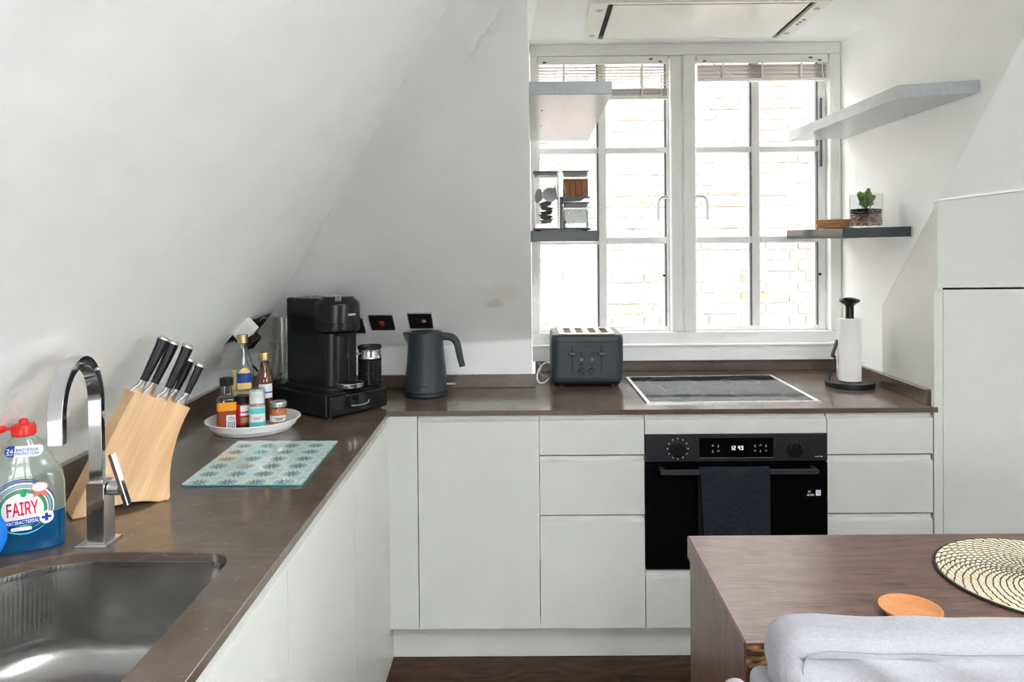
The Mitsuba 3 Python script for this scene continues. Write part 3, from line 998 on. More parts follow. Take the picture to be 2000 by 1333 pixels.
# ------------------------------------------------------------------ tall cabinet at the right
c = thing("tall_cabinet", "tall greige cabinet at the right edge, with a sloping upper panel", "cabinet")
part(c, "end_panel", along_x(Polygon([(2.4345, 0.0), (2.4345, 1.5275), (2.818, 1.1535), (2.818, 0.0)]), 1.3196, 1.3375, 0.0008), "cabinet_paint")
scene[list(scene)[-1]]["to_world"] = T().translate([0, 0, 0])
part(c, "filler_strip", box(1.3075, 1.3345, 2.4325, 2.452, 0.0, 1.2425, 0.001), "cabinet_paint")
part(c, "carcass", box(1.345, 1.995, 2.456, 2.80, 0.02, 1.15, 0), "cabinet_inside", False)
part(c, "door", box(1.3375, 1.995, 2.4315, 2.4525, 0.13, 1.2415, 0.0012), "cabinet_paint")
part(c, "upper_panel", along_y(Polygon([(1.3185, 1.2475), (1.996, 1.2475), (1.996, 1.531 + 0.112 * 0.676), (1.3185, 1.531)]), 2.4330, 2.4525, 0.001), "cabinet_paint")
part(c, "plinth", box(1.34, 1.995, 2.50, 2.515, 0.0, 0.128, 0), "cabinet_paint", False)
struct("trim_3", "thin white scribe trim where the roof slope meets the tall cabinet", along_y(Polygon([(1.3185, 1.5315), (1.996, 1.5315 + 0.112 * 0.676), (1.996, 1.5395 + 0.112 * 0.676), (1.3185, 1.5395)]), 2.427, 2.47, 0.001), "sill_white")

# ------------------------------------------------------------------ shelves in the window bay
def shelf(label, mat_, pts_near, pts_far, x_in_near, x_in_far):
    pass


s = solo("floating_shelf", "light silver grey shelf on the left cheek of the window bay, high up and empty", "shelf", box(-0.0105, 0.2355, 2.2, 3.14, 1.8425, 1.8815, 0.0015), "shelf_silver", 30, "floating shelves in the window bay")
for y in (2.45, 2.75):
    part(s, "screw", place(lathe([(0, -0.0008), (0.004, -0.0008), (0.004, 0.001), (0, 0.001)], 10), 0.032, y, 1.8425), "black_plastic", 30)  # black disc standing for the dark inside a screw hole
solo("floating_shelf", "dark grey shelf on the left cheek holding the clear canisters", "shelf", box(-0.0105, 0.2325, 2.64, 3.14, 1.4135, 1.4510, 0.0015), "shelf_dark", 30, "floating shelves in the window bay")


def tilted(xa, y0, y1, za_near, zb_near, za_far, zb_far, th, xb=1.3185):
    ring = lambda y, za, zb: [(xa, y, za), (xb, y, zb), (xb, y, zb + th), (xa, y, za + th)]  # noqa: E731
    return loft([ring(y0, za_near, zb_near), ring(y1, za_far, zb_far)])


s = solo("floating_shelf", "silver grey shelf on the right cheek of the window bay, sagging slightly and empty", "shelf", tilted(1.080, 2.2, 3.15, 1.8235, 1.8360, 1.833, 1.842, 0.0378), "shelf_silver", 30, "floating shelves in the window bay")
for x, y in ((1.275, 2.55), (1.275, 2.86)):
    part(s, "screw", place(lathe([(0, -0.0016), (0.004, -0.0016), (0.004, 0.004), (0, 0.004)], 10), x, y, 1.8350 + (y - 2.2) * 0.006), "black_plastic", 30)  # screw-hole darkness drawn as small black discs
solo("floating_shelf", "dark grey shelf on the right cheek holding a plant and coasters", "shelf", tilted(1.080, 2.6, 3.17, 1.4150, 1.4190, 1.4215, 1.424, 0.0350), "shelf_dark", 30, "floating shelves in the window bay")

# ------------------------------------------------------------------ hob
h = thing("induction_hob", "black glass hob with a bright steel rim set in the worktop", "hob")
quad = np.array([(0.3785, 2.513), (0.9715, 2.5185), (0.974, 3.050), (0.3690, 3.026)])
cen = quad.mean(0)
inner = cen + (quad - cen) * [0.950, 0.960]
part(h, "rim", prism(Polygon(quad).difference(Polygon(inner)), CT, CT + 0.0055, 0.0015), "hob_rim")
part(h, "glass", prism(Polygon(cen + (quad - cen) * [0.949, 0.959]), CT + .0002, CT + 0.0048, 0), "hob_glass")
for (x, y), rr in (((0.53, 2.66), 0.072), ((0.53, 2.90), 0.09), ((0.80, 2.90), 0.072), ((0.80, 2.66), 0.09)):
    part(h, "zone_mark", place(prism(ring2(rr - 0.0009, rr + 0.0009, 64), 0, 0.00012), x, y, CT + 0.0048), "slate_light", False)
part(h, "zone_mark", place(box(-.0011, .0011, -.06, .06, 0, .00012, 0), 0.476, 2.78, CT + 0.0048, 6), "slate_light", False)

# ------------------------------------------------------------------ oven
o = thing("oven", "black built-in compact oven with two knobs and a lit clock", "oven")
ox0, ox1, oy = 0.3605, 0.9553, 2.4255
part(o, "body", box(ox0 + .006, ox1 - .006, 2.450, 2.80, 0.334, 0.770, 0), "black_plastic", False)
part(o, "control_panel", box(ox0, ox1, oy, 2.4495, 0.6845, 0.7735, 0.0015), "anthracite_steel")
part(o, "door", box(ox0, ox1, oy, 2.4495, 0.3325, 0.6795, 0.0012), "oven_glass")
part(o, "lower_trim", box(ox0 + .004, ox1 - .004, 2.4335, 2.4495, 0.3262, 0.3318, 0.0005), "black_plastic", False)
part(o, "display", box(0.5375, 0.7785, oy - 0.0012, oy + .004, 0.6985, 0.7625, 0.0004), "oven_glass", label="black glass display with a white clock")
part(o, "display_trim", box(0.5375, 0.7800, oy - 0.0018, oy + .003, 0.6967, 0.6985, 0.0003), "rose_metal", False)
RT, UPV = (1, 0, 0), (0, 0, 1)


def seven(digits, h):
    """Seven-segment figures as one flat mesh."""
    segs = {"1": "bc", "2": "abged", "4": "fgbc", "3": "abgcd"}
    w, t, x, out = h * 0.52, h * 0.16, 0.0, []
    for ch in digits:
        if ch == " ":
            x += w * 0.75
            continue
        R = {"a": (0, w, h - t, h), "d": (0, w, 0, t), "g": (0, w, h / 2 - t / 2, h / 2 + t / 2), "b": (w - t, w, h / 2, h), "c": (w - t, w, 0, h / 2), "f": (0, t, h / 2, h), "e": (0, t, 0, h / 2)}
        out += [box(x + R[s][0], x + R[s][1], R[s][2], R[s][3], 0, 0.0003, 0) for s in segs[ch]]
        x += w * 1.42
    m = cat(out)
    m.apply_translation([-x / 2, -h / 2, 0])
    return m


k = part(o, "clock_digits", facing(seven("12 43", 0.0135), (0.6605, oy - 0.0013, 0.7300), RT, UPV), "display_digits", False, label="lit white figures 12 43")
scene[k]["emitter"] = {"type": "area", "radiance": rgb((0.034, 0.037, 0.046))}
for x, z in ((0.5805, 0.737), (0.5985, 0.737), (0.5805, 0.7195), (0.5985, 0.7195), (0.7185, 0.737), (0.7365, 0.737), (0.7545, 0.737), (0.7185, 0.7195), (0.7365, 0.7195), (0.7545, 0.7195)):
    i = int(round(x * 1000 + z * 1000)) % 4
    shape = [cat(box(-.0012, .0012, -.004, .004, 0, .0002, 0), box(-.003, .003, -.0045, -.003, 0, .0002, 0)), prism(ring2(0.0018, 0.0034, 12), 0, .0002),
             cat(box(-.0038, .0038, -.001, .0012, 0, .0002, 0), box(-.002, .002, .002, .0035, 0, .0002, 0)), cat(box(-.003, .003, -.0035, -.0022, 0, .0002, 0), box(-.002, .002, -.0005, .0035, 0, .0002, 0))][i]
    part(o, "touch_icon", facing(shape, (x, oy - 0.0013, z), RT, UPV), "icon_gray", False)
for x, z, marks in ((0.4665, 0.7285, True), (0.8480, 0.7270, False)):
    kn = part(o, "knob", xf(lathe([(0, 0), (0.0225, 0), (0.0235, 0.002), (0.0228, 0.019), (0.0205, 0.021), (0.0, 0.021)], 40), frame((x, oy, z), [1, 0, 0], [0, 0, 1], [0, -1, 0])), "black_satin", 30)
    part(kn, "pointer", box(x - 0.0010, x + 0.0010, oy - 0.0214, oy - 0.0208, z + 0.008, z + 0.019, 0), "slate_dark", False)
    if marks:
        for i in range(12):
            a = math.radians(90 + 30 * i)
            part(o, "dial_mark", facing(prism(Point(0, 0).buffer(0.0027, quad_segs=3), 0, 0.0002), (x + 0.0335 * math.cos(a), oy - .0001, z + 0.0335 * math.sin(a)), RT, UPV), "icon_gray", False)
part(o, "lettering", facing(text("BESPOKE", 0.0038, 0.0002, width=0.026), (0.9265, oy - .0001, 0.6995), RT, UPV), "print_white", False)
hd = part(o, "handle", box(0.4035, 0.9115, 2.381, 2.393, 0.6535, 0.6705, 0.002), "slate_dark")
for x in (0.404, 0.895):
    part(hd, "handle_bracket", box(x, x + 0.0155, 2.386, 2.4255, 0.660, 0.6705, 0.0015), "slate_dark")
stk = part(o, "sticker", facing(cat(box(0.006, 0.0225, -0.0095, 0.0095, 0, .0002, 0)), (0.9105, oy - .0001, 0.5800), RT, UPV), "print_white", False, label="small white sticker")
part(stk, "lettering", cat(facing(text("AI", 0.0065, 0.0002, True), (0.8955, oy - .0001, 0.5845), RT, UPV), facing(text("SCAN", 0.0062, 0.0002, True), (0.8990, oy - .0001, 0.5735), RT, UPV)), "print_white", False)
part(stk, "print", facing(cat(box(0.0095, 0.019, -0.005, -0.002, 0, .0003, 0), box(0.0095, 0.019, 0.001, 0.005, 0, .0003, 0)), (0.9105, oy - .0002, 0.5800), RT, UPV), "print_sky", False)

# dish towel over the handle
def towel_mesh():
    xs = np.linspace(0.5275, 0.7525, 46)
    path = [(2.4055, 0.40 + 0.0040 * i) for i in range(66)]
    path = [(y, z) for y, z in path if z < 0.664] + [(2.4045, 0.668), (2.402, 0.6735), (2.396, 0.6765), (2.387, 0.6775), (2.380, 0.6755), (2.3762, 0.670)] + [(2.3745, 0.664 - 0.0036 * i) for i in range(76)]
    P = np.array(path)
    s = np.concatenate([[0], np.cumsum(np.linalg.norm(np.diff(P, axis=0), axis=1))])
    t = np.gradient(P, axis=0)
    t /= np.linalg.norm(t, axis=1, keepdims=True)
    nrm = np.column_stack([t[:, 1], -t[:, 0]]) * -1
    V = []
    outer, inner = [], []
    for i in range(len(P)):
        rib = 0.0016 * abs(math.sin(s[i] * math.pi / 0.0072))
        f = max(0, s[i] - 0.27)
        fold = 0.006 * f * np.sin(xs * 70 + 1.0) * 3 + 0.0012 * np.sin(xs * 31 + s[i] * 20)
        shift = 0.012 * f / 0.25 * (1 - (xs - 0.5275) / 0.225)
        o_ = P[i] + nrm[i] * (0.0022 + rib)
        outer.append(np.column_stack([xs + shift, np.full(46, o_[0]) - fold, np.full(46, o_[1])]))
        q = P[i] - nrm[i] * 0.0005
        inner.append(np.column_stack([xs + shift, np.full(46, q[0]) - fold, np.full(46, q[1])]))
    n = len(P)
    V = np.vstack([np.array(outer).reshape(-1, 3), np.array(inner).reshape(-1, 3)])
    idx = np.arange(n * 46).reshape(n, 46)
    a, b, c, d = idx[:-1, :-1].ravel(), idx[:-1, 1:].ravel(), idx[1:, 1:].ravel(), idx[1:, :-1].ravel()
    off = n * 46
    Fc = [np.column_stack([a, b, c]), np.column_stack([a, c, d]), np.column_stack([a, c, b]) + off, np.column_stack([a, d, c]) + off]
    for e in (idx[0], idx[-1], idx[:, 0], idx[:, -1]):
        Fc += [np.column_stack([e[:-1], e[1:], e[1:] + off]), np.column_stack([e[:-1], e[1:] + off, e[:-1] + off])]
    return M(V, np.vstack(Fc))


solo("dish_towel", "dark navy grey ribbed towel hanging over the oven handle", "towel", towel_mesh(), "towel_cotton", 60)

# ================================================================== SINK AND TAP
def sink_mesh():
    ring0 = np.array(sink_hole.buffer(0.004, join_style=1).exterior.coords)[:-1]
    n = 240
    line = Polygon(ring0).exterior
    ring = np.array([line.interpolate(i / n, normalized=True).coords[0] for i in range(n)])
    if not line.is_ccw:
        ring = ring[::-1]
    for _ in range(6):                                        # even out the polygon's corners
        ring = 0.25 * np.roll(ring, 1, 0) + 0.5 * ring + 0.25 * np.roll(ring, -1, 0)
    c = ring.mean(0)
    zs = CT - 0.0165
    rows = [(1.0, 0.0), (0.995, -0.012), (0.965, -0.12)]
    V = []
    for f, dz in rows:
        V.append(np.column_stack([c + (ring - c) * f, np.full(n, zs + dz)]))
    base = c + (ring - c) * 0.965
    depth, rr = 0.185, 0.06
    for a in np.linspace(0, 90, 9)[1:]:
        ins = rr * (1 - math.cos(math.radians(a)))
        q = _inset(base, ins)
        V.append(np.column_stack([q, np.full(n, zs - 0.12 - (depth - 0.12) * math.sin(math.radians(a)))]))
    q = _inset(base, rr)
    for f, dz in ((0.6, -0.003), (0.25, -0.006)):
        V.append(np.column_stack([c + (q - c) * f, np.full(n, zs - depth + dz)]))
    k = len(V)
    Fc = []
    j = np.arange(n)
    p = (j + 1) % n
    for i in range(k - 1):
        A, B = i * n, (i + 1) * n
        Fc += [np.column_stack([A + j, A + p, B + p]), np.column_stack([A + j, B + p, B + j])]
    V.append(np.array([[c[0], c[1], zs - depth - 0.008]]))
    Fc.append(np.column_stack([(k - 1) * n + j, (k - 1) * n + p, np.full(n, k * n)]))
    m = M(np.vstack(V), np.vstack(Fc)[:, ::-1])
    return m, c


sm, sc = sink_mesh()
sk = thing("sink", "brushed steel undermounted sink at the left front of the worktop", "sink")
part(sk, "bowl", sm, "sink_steel", True)
rim = sink_hole.buffer(0.02).difference(sink_hole.buffer(0.003))
part(sk, "flange", prism(rim, CT - 0.0185, CT - 0.0167), "satin_metal", False)
part(sk, "drain", place(lathe([(0.0, 0.0), (0.012, 0.001), (0.034, 0.001), (0.043, 0.005), (0.044, 0.003), (0.044, -0.004)][::-1], 40), sc[0], sc[1], CT - 0.0165 - 0.191), "chrome", 30)

f = thing("mixer_tap", "chrome square-section mixer tap with an arched spout behind the sink", "tap")
part(f, "base_plate", prism(rect(-.825, -.770, 1.314, 1.373, 0.002, 2), CT + .0002, CT + 0.005, 0.0012), "chrome")
part(f, "body", box(-0.8075, -0.7755, 1.3225, 1.3585, CT + 0.005, 0.9725, 0.0012), "chrome")
sp = np.array([-0.7965, 1.340])
dirv = np.array([0.20, -0.98]) / np.linalg.norm([0.20, -0.98])
R_, zc = 0.083, 1.118
path = [(0, 0.9725), (0, 1.04)] + [(0, z) for z in np.linspace(1.06, zc, 4)[:-1]] + [(R_ - R_ * math.cos(math.radians(a)), zc + R_ * math.sin(math.radians(a))) for a in np.linspace(0, 180, 30)] + [(2 * R_, 1.100), (2 * R_, 1.080)]
P3 = [(sp[0] + dirv[0] * s, sp[1] + dirv[1] * s, z) for s, z in path]
lat = np.array([-dirv[1], dirv[0], 0.0])
w2, t2, e = 0.0112, 0.0090, 0.0012
prof = [(-t2 + e, -w2), (t2 - e, -w2), (t2, -w2 + e), (t2, w2 - e), (t2 - e, w2), (-t2 + e, w2), (-t2, w2 - e), (-t2, -w2 + e)]
part(f, "spout", sweep(P3, prof, up=lat), "chrome", 24)
lv = part(f, "lever", facing(box(-0.0042, 0.0042, -0.049, 0.049, -0.0065, 0.0065, 0.0012), (-0.7535, 1.336, 0.975), (math.cos(math.radians(17)), 0, math.sin(math.radians(17))), (-math.sin(math.radians(17)), 0, math.cos(math.radians(17)))), "chrome")
part(f, "lever_joint", xf(lathe([(0, 0), (0.0125, 0), (0.0125, 0.02), (0, 0.02)], 28), frame((-0.7735, 1.340, 0.958), [0, 1, 0], [0, 0, 1], [1, 0, 0])), "satin_metal", 30)

# ================================================================== DETERGENT BOTTLE
BX, BYc, BROT = -0.917, 1.322, 24.0
KEYF = [(0.000, 0.058, 0.026), (0.004, 0.0615, 0.0285), (0.060, 0.0625, 0.030), (0.110, 0.0620, 0.030), (0.135, 0.0585, 0.0285), (0.146, 0.0510, 0.0265), (0.152, 0.0475, 0.0255), (0.158, 0.0462, 0.025), (0.180, 0.0335, 0.022), (0.197, 0.0215, 0.0175), (0.204, 0.0165, 0.0150), (0.2065, 0.0135, 0.0135)]


def bottle_at(z):
    kf = np.array(KEYF)
    return np.interp(z, kf[:, 0], kf[:, 1]), np.interp(z, kf[:, 0], kf[:, 2])


def sup(w, d, n=56, e=2.7):
    a = np.arange(n) * 2 * math.pi / n
    return np.column_stack([w * np.sign(np.cos(a)) * np.abs(np.cos(a)) ** (2 / e), d * np.sign(np.sin(a)) * np.abs(np.sin(a)) ** (2 / e)])


def stack(levels, n=56, e=2.7, cap0=True, cap1=True):
    V, Fc = [], []
    for z, w, d in levels:
        V.append(np.column_stack([sup(w, d, n, e), np.full(n, z)]))
    k = len(levels)
    j = np.arange(n)
    q = (j + 1) % n
    for i in range(k - 1):
        A, B = i * n, (i + 1) * n
        Fc += [np.column_stack([A + j, A + q, B + q]), np.column_stack([A + j, B + q, B + j])]
    V = np.vstack(V)
    for on, i, z, fl in ((cap0, 0, levels[0][0], True), (cap1, k - 1, levels[-1][0], False)):
        if on:
            V = np.vstack([V, [[0, 0, z]]])
            t = np.column_stack([i * n + j, i * n + q, np.full(n, len(V) - 1)])
            Fc.append(t[:, ::-1] if fl else t)
    return M(V, np.vstack(Fc))


zz = np.concatenate([np.linspace(0, 0.005, 4), np.linspace(0.01, 0.2065, 46)])
db = thing("washing_up_liquid_bottle", "clear bottle of blue washing-up liquid with a red flip cap beside the sink", "bottle")
put_ = lambda m: place(m, BX, BYc, CT + 0.0004, BROT)  # noqa: E731
part(db, "shell", put_(stack([(z, *bottle_at(z)) for z in zz if z > 0.064], cap0=False, cap1=False)), "pale_plastic", True)
part(db, "liquid", put_(stack([(z, *bottle_at(z)) for z in zz if z < 0.068])), "detergent_blue", 40)


def front_of(x, z, out):
    w, d = bottle_at(z)
    w, d = w, d
    return -d * np.maximum(1 - (np.abs(np.clip(x / w, -0.995, 0.995))) ** 2.7, 0.0) ** (1 / 2.7) - out


def wrap(m, cx, cz, lift, rot=0.0):
    m = fine(m, 0.004) if len(m.faces) < 4000 else m
    v = np.array(m.vertices)
    a = math.radians(rot)
    x, z = cx + v[:, 0] * math.cos(a) - v[:, 1] * math.sin(a), cz + v[:, 0] * math.sin(a) + v[:, 1] * math.cos(a)
    y = front_of(x, z, lift + v[:, 2])
    out = M(np.column_stack([x, y, z]), m.faces)
    return put_(out)


LX, LZ = 0.006, 0.076
lab = lambda p, cx, cz, lift, rot=0.0: wrap(prism(p, 0, 0.00015), cx, cz, lift, rot)  # noqa: E731
ell = lambda a, b, n=40: Polygon(circle(a, n, b))  # noqa: E731
def swoosh(r, t, a0, a1, n=26):
    a = np.radians(np.linspace(a0, a1, n))
    w = t * np.sin(np.linspace(0.05, math.pi - 0.05, n))
    return Polygon(list(zip((r + w) * np.cos(a) * 1.02, (r + w) * np.sin(a))) + list(zip((r * np.cos(a) * 1.02)[::-1], (r * np.sin(a))[::-1])))
for i, (r0, t, a0, a1, m_) in enumerate(((0.0405, 0.0022, -60, 165, "print_sky"), (0.0450, 0.0026, -40, 150, "print_white"), (0.0490, 0.0022, 10, 172, "print_navy"), (0.0370, 0.0020, -75, 175, "print_white"), (0.0525, 0.0018, 40, 160, "print_blue"))):
    part(db, "label_swoosh", lab(swoosh(r0 * 0.98, t, a0, a1), LX - 0.004, LZ + 0.002, 0.0004 + 0.00005 * i), m_, False)
part(db, "label_ring", lab(ell(0.0345, 0.0315), LX - 0.004, LZ + 0.002, 0.0006), "print_green", False)
part(db, "label_oval", lab(ell(0.0318, 0.0288), LX - 0.004, LZ + 0.002, 0.0008), "print_white", False)
part(db, "lettering", wrap(text("FAIRY", 0.0225, 0.0002, True, width=0.047), LX - 0.004, LZ + 0.0035, 0.0010, 3), "print_red", False, label="red lettering FAIRY")
part(db, "lettering", wrap(text("PLATINUM", 0.0032, 0.0002, False, width=0.022), LX - 0.002, LZ - 0.0115, 0.0010), "print_gray", False)
part(db, "label_drop", lab(Polygon([(0.0 + 0.006 * math.sin(t) * math.sin(t / 2), 0.008 * math.cos(t)) for t in np.linspace(0, 2 * math.pi, 24)][:-1]).buffer(0), LX - 0.002, LZ + 0.0315, 0.0011, 0), "print_green", False)
part(db, "badge", lab(ell(0.0128, 0.0090), LX + 0.022, LZ + 0.0385, 0.0010), "print_badge", False)
part(db, "badge", lab(ell(0.0112, 0.0076), LX + 0.022, LZ + 0.0385, 0.0012), "print_white", False)
part(db, "badge_ribbon", lab(Polygon([(-.009, 0), (-.002, 0), (-.004, -.009), (-.006, -.006), (-.010, -.008)]).union(Polygon([(.002, 0), (.009, 0), (.010, -.008), (.006, -.006), (.004, -.009)])).buffer(0).convex_hull.intersection(Polygon([(-.009, 0), (.009, 0), (.010, -.009), (0.0, -.004), (-.010, -.009)])), LX + 0.022, LZ + 0.0295, 0.0011), "print_badge", False)
part(db, "label_banner", lab(Polygon([(-0.046, -0.0075), (0.030, -0.0050), (0.034, 0.0020), (0.026, 0.0052), (-0.050, 0.0035)]), LX + 0.002, LZ - 0.0195, 0.0010, 2), "print_blue", False)
part(db, "lettering", wrap(text("ANTIBACTERIAL", 0.0060, 0.0002, True, width=0.050), LX - 0.004, LZ - 0.0202, 0.0013, 3), "print_white", False, label="white lettering ANTIBACTERIAL")
part(db, "label_shield", lab(ell(0.0105, 0.0115), LX + 0.0315, LZ - 0.0165, 0.0012), "print_white", False)
part(db, "label_cross", lab(box and Polygon([(-.0022, .007), (.0022, .007), (.0022, .0022), (.007, .0022), (.007, -.0022), (.0022, -.0022), (.0022, -.007), (-.0022, -.007), (-.0022, -.0022), (-.007, -.0022), (-.007, .0022), (-.0022, .0022)]), LX + 0.0315, LZ - 0.0165, 0.0014), "print_blue", False)
part(db, "label_pill", lab(rect(-.016, .016, -.0032, .0032, .003, 4), LX - 0.006, LZ - 0.032, 0.0011), "print_white", False)
part(db, "label_swoosh", lab(swoosh(0.044, 0.0026, 212, 322), LX - 0.002, LZ + 0.004, 0.0007), "print_sky", False)
part(db, "neck_label", lab(rect(-.0285, .0285, -.0095, .0095, .009, 5), 0.0035, 0.1785, 0.0008, -3), "print_white", False)
part(db, "neck_label_end", lab(rect(-.0285, .0285, -.0095, .0095, .009, 5).intersection(sbox(-.05, -.05, -.0135, .05)), 0.0035, 0.1785, 0.0010, -3), "print_blue", False)
part(db, "lettering", wrap(text("24", 0.0068, 0.0002, True), -0.0170, 0.1805, 0.0012, -3), "print_white", False)
part(db, "lettering", wrap(text("HOUR", 0.0024, 0.0002, True), -0.0172, 0.1745, 0.0012, -3), "print_white", False)
part(db, "lettering", cat(wrap(text("BACTERIA", 0.0046, 0.0002, True, width=0.033), 0.0085, 0.1808, 0.0010, -3), wrap(text("PROTECTION", 0.0042, 0.0002, True, width=0.034), 0.0085, 0.1745, 0.0010, -3)), "print_blue", False)
cp = part(db, "cap", place(lathe([(0.0, 0.2035), (0.0175, 0.2035), (0.0195, 0.206), (0.0193, 0.2175), (0.0165, 0.2235), (0.0075, 0.2245), (0.0070, 0.2315), (0.0045, 0.2335), (0.0, 0.2335)], 36), BX, BYc, CT), "cap_red", 30)
part(cp, "flip_lid", cat(put_(box(-0.030, -0.014, -0.006, 0.006, 0.2140, 0.2185, 0.0015)), place(xf(lathe([(0, 0), (0.0165, 0), (0.0178, 0.002), (0.0178, 0.0065), (0.016, 0.0085), (0.0, 0.0085)], 28), frame((-0.043, 0.0, 0.2125), [1, 0, 0], [0, 1, 0], [0, 0, 1])), BX, BYc, CT, BROT)), "cap_red", 30)
sp_ = mf.Manifold.sphere(0.058, 48).scale([1.0, 0.45, 0.92]).refine(1)
mm = sp_.to_mesh()
solo("scouring_sponge", "bright blue round scouring sponge at the left edge beside the washing-up liquid", "sponge", place(wobble(M(mm.vert_properties[:, :3], mm.tri_verts), 0.0012, 120), -0.9530, 1.236, CT + 0.0535, 10), "scrub_blue", 60)

# ================================================================== KNIFE BLOCK
BO = np.array([-0.919, 1.455, CT])
BU, BN = np.array([0.757, 0.653, 0.0]), np.array([-0.653, 0.757, 0.0])   # along the block's side; into its thickness
def curve(p0, p1, bow, n=14):
    p0, p1 = np.array(p0), np.array(p1)
    t = np.linspace(0, 1, n)[:, None]
    nrm = np.array([p1[1] - p0[1], p0[0] - p1[0]])
    return [tuple(x) for x in p0 + (p1 - p0) * t + nrm * bow * 4 * t * (1 - t)]
side = curve((0.030, 0.0004), (0.160, 0.0004), -0.085) + [(0.1800, 0.0004), (0.1835, 0.006)] + curve((0.1838, 0.0085), (0.2263, 0.1895), -0.075)[1:] + [(0.2245, 0.1915), (0.1195, 0.2385), (0.1165, 0.2375)] + [(0.0008, 0.008), (0.003, 0.0008)]
blk = prism(Polygon(side).buffer(0), -0.082, 0.0, 0.0022, both=True)
kb = solo("knife_block", "pale wooden knife block with an arched foot and a concave front behind the tap", "knife block", xf(blk, frame(BO, BU, [0, 0, 1], np.cross(BU, [0, 0, 1]))), "block_wood", 30)


def block_point(s, z, t):
    return BO + BU * s + np.array([0, 0, z]) + BN * t


lean = (BU * 0.447 + np.array([0, 0, 0.894]))
# measured along the leaning direction: where each handle leaves the block, its length and girth
for i, (s, t, L, g, what) in enumerate(((0.1300, 0.030, 0.124, 1.0, "black-handled knife with a steel bolster, tallest and leftmost in the block"), (0.1560, 0.050, 0.122, 0.96, "black-handled knife second from the left in the block, half hidden by the next"),
                                        (0.1760, 0.020, 0.124, 1.0, "black-handled knife in the middle of the block"), (0.2010, 0.052, 0.098, 0.80, "shorter black-handled knife second from the right in the block"),
                                        (0.2140, 0.022, 0.094, 0.80, "shortest black-handled knife at the right end of the block"))):
    kn = thing("knife", what, "knife")
    z0 = 0.2385 - (s - 0.1195) * 0.447
    o_ = block_point(s, z0, t)
    wdir = np.cross(lean, BN)
    # handle in its own frame: u = width of the blade plane, v = thickness, along = lean
    def hx_(prof):
        V, Fc, n = [], [], 20
        for d, w, th, sh in prof:
            c = sup(w, th, n, 2.6)
            V.append(o_ + wdir * (c[:, :1] + sh) + BN * c[:, 1:] + lean * d)
        k = len(prof)
        j = np.arange(n)
        q = (j + 1) % n
        for r_ in range(k - 1):
            A, B = r_ * n, (r_ + 1) * n
            Fc += [np.column_stack([A + j, A + q, B + q]), np.column_stack([A + j, B + q, B + j])]
        V = np.vstack(V + [o_[None] + lean * prof[0][0] + wdir * prof[0][3], o_[None] + lean * prof[-1][0] + wdir * prof[-1][3]])
        Fc += [np.column_stack([q, j, np.full(n, k * n)]), np.column_stack([(k - 1) * n + j, (k - 1) * n + q, np.full(n, k * n + 1)])]
        m = M(V, np.vstack(Fc))
        m.fix_normals()
        return m
    part(kn, "bolster", hx_([(-0.003, 0.0125 * g, 0.0018, 0.003), (0.004, 0.0125 * g, 0.0030, 0.003), (0.018, 0.0080 * g, 0.0058, 0), (0.026, 0.0082 * g, 0.0068 * g, 0)]), "blade_steel", 50)
    part(kn, "handle", hx_([(0.0262, 0.0084 * g, 0.0072 * g, 0), (0.045, 0.0092 * g, 0.0085 * g, 0), (L * 0.6, 0.0105 * g, 0.0090 * g, 0), (L * 0.85, 0.0118 * g, 0.0095 * g, 0.001), (L - 0.006, 0.0125 * g, 0.0098 * g, 0.002)]), "knife_black", 50)
    part(kn, "tang_strip", hx_([(0.026, 0.0095 * g, 0.0016, 0), (0.045, 0.0098 * g, 0.0016, 0), (L * 0.6, 0.0111 * g, 0.0016, 0), (L - 0.006, 0.0130 * g, 0.0016, 0.002)]), "blade_steel", 50)
    part(kn, "end_cap", hx_([(L - 0.0058, 0.0127 * g, 0.0099 * g, 0.002), (L - 0.001, 0.0122 * g, 0.0095 * g, 0.002), (L + 0.001, 0.009 * g, 0.007 * g, 0.002)]), "blade_steel", 50)

# ================================================================== CHOPPING BOARD
bp = Polygon([(-0.7999, 1.6625), (-0.5251, 1.6599), (-0.5432, 2.0397), (-0.8240, 2.0477)]).buffer(-0.006).buffer(0.006, quad_segs=4)
cb = thing("chopping_board", "pale teal glass chopping board printed with dark star bursts", "chopping board")
part(cb, "glass", prism(bp.buffer(-0.0003), CT + 0.0046, CT + 0.0052), "board_print", False)
part(cb, "edge", prism(bp, CT + 0.0012, CT + 0.0045, 0), "board_edge", False, label="dark teal edge")
for x, y in ((-0.775, 1.69), (-0.55, 1.69), (-0.565, 2.01), (-0.80, 2.02)):
    part(cb, "foot", place(lathe([(0, 0), (0.006, 0), (0.006, 0.0012), (0, 0.0012)], 10), x, y, CT), "rubber_black", 30)

# ================================================================== WHITE TRAY WITH BOTTLES
TX, TY = -0.838, 2.200
solo("round_tray", "round white tray with a raised rim holding bottles and jars", "tray", place(lathe([(0, 0.0004), (0.104, 0.0004), (0.108, 0.002), (0.1165, 0.014), (0.121, 0.015), (0.127, 0.0305), (0.1345, 0.0325), (0.1352, 0.035), (0.1335, 0.0366), (0.1285, 0.0352), (0.122, 0.030), (0.112, 0.010), (0.106, 0.0062), (0, 0.0062)], 72), TX, TY, CT), "white_glaze", 50)
TF = CT + 0.0064


def band(prof, r0, a0, a1, z0, z1, n=14):
    """A thin curved label on a round body of radius r0 between two angles in degrees."""
    a = np.radians(np.linspace(a0, a1, n))
    pts = [(r0 * math.cos(t), r0 * math.sin(t)) for t in a] + [((r0 + 0.0003) * math.cos(t), (r0 + 0.0003) * math.sin(t)) for t in a[::-1]]
    return prism(Polygon(pts).buffer(0), z0, z1)


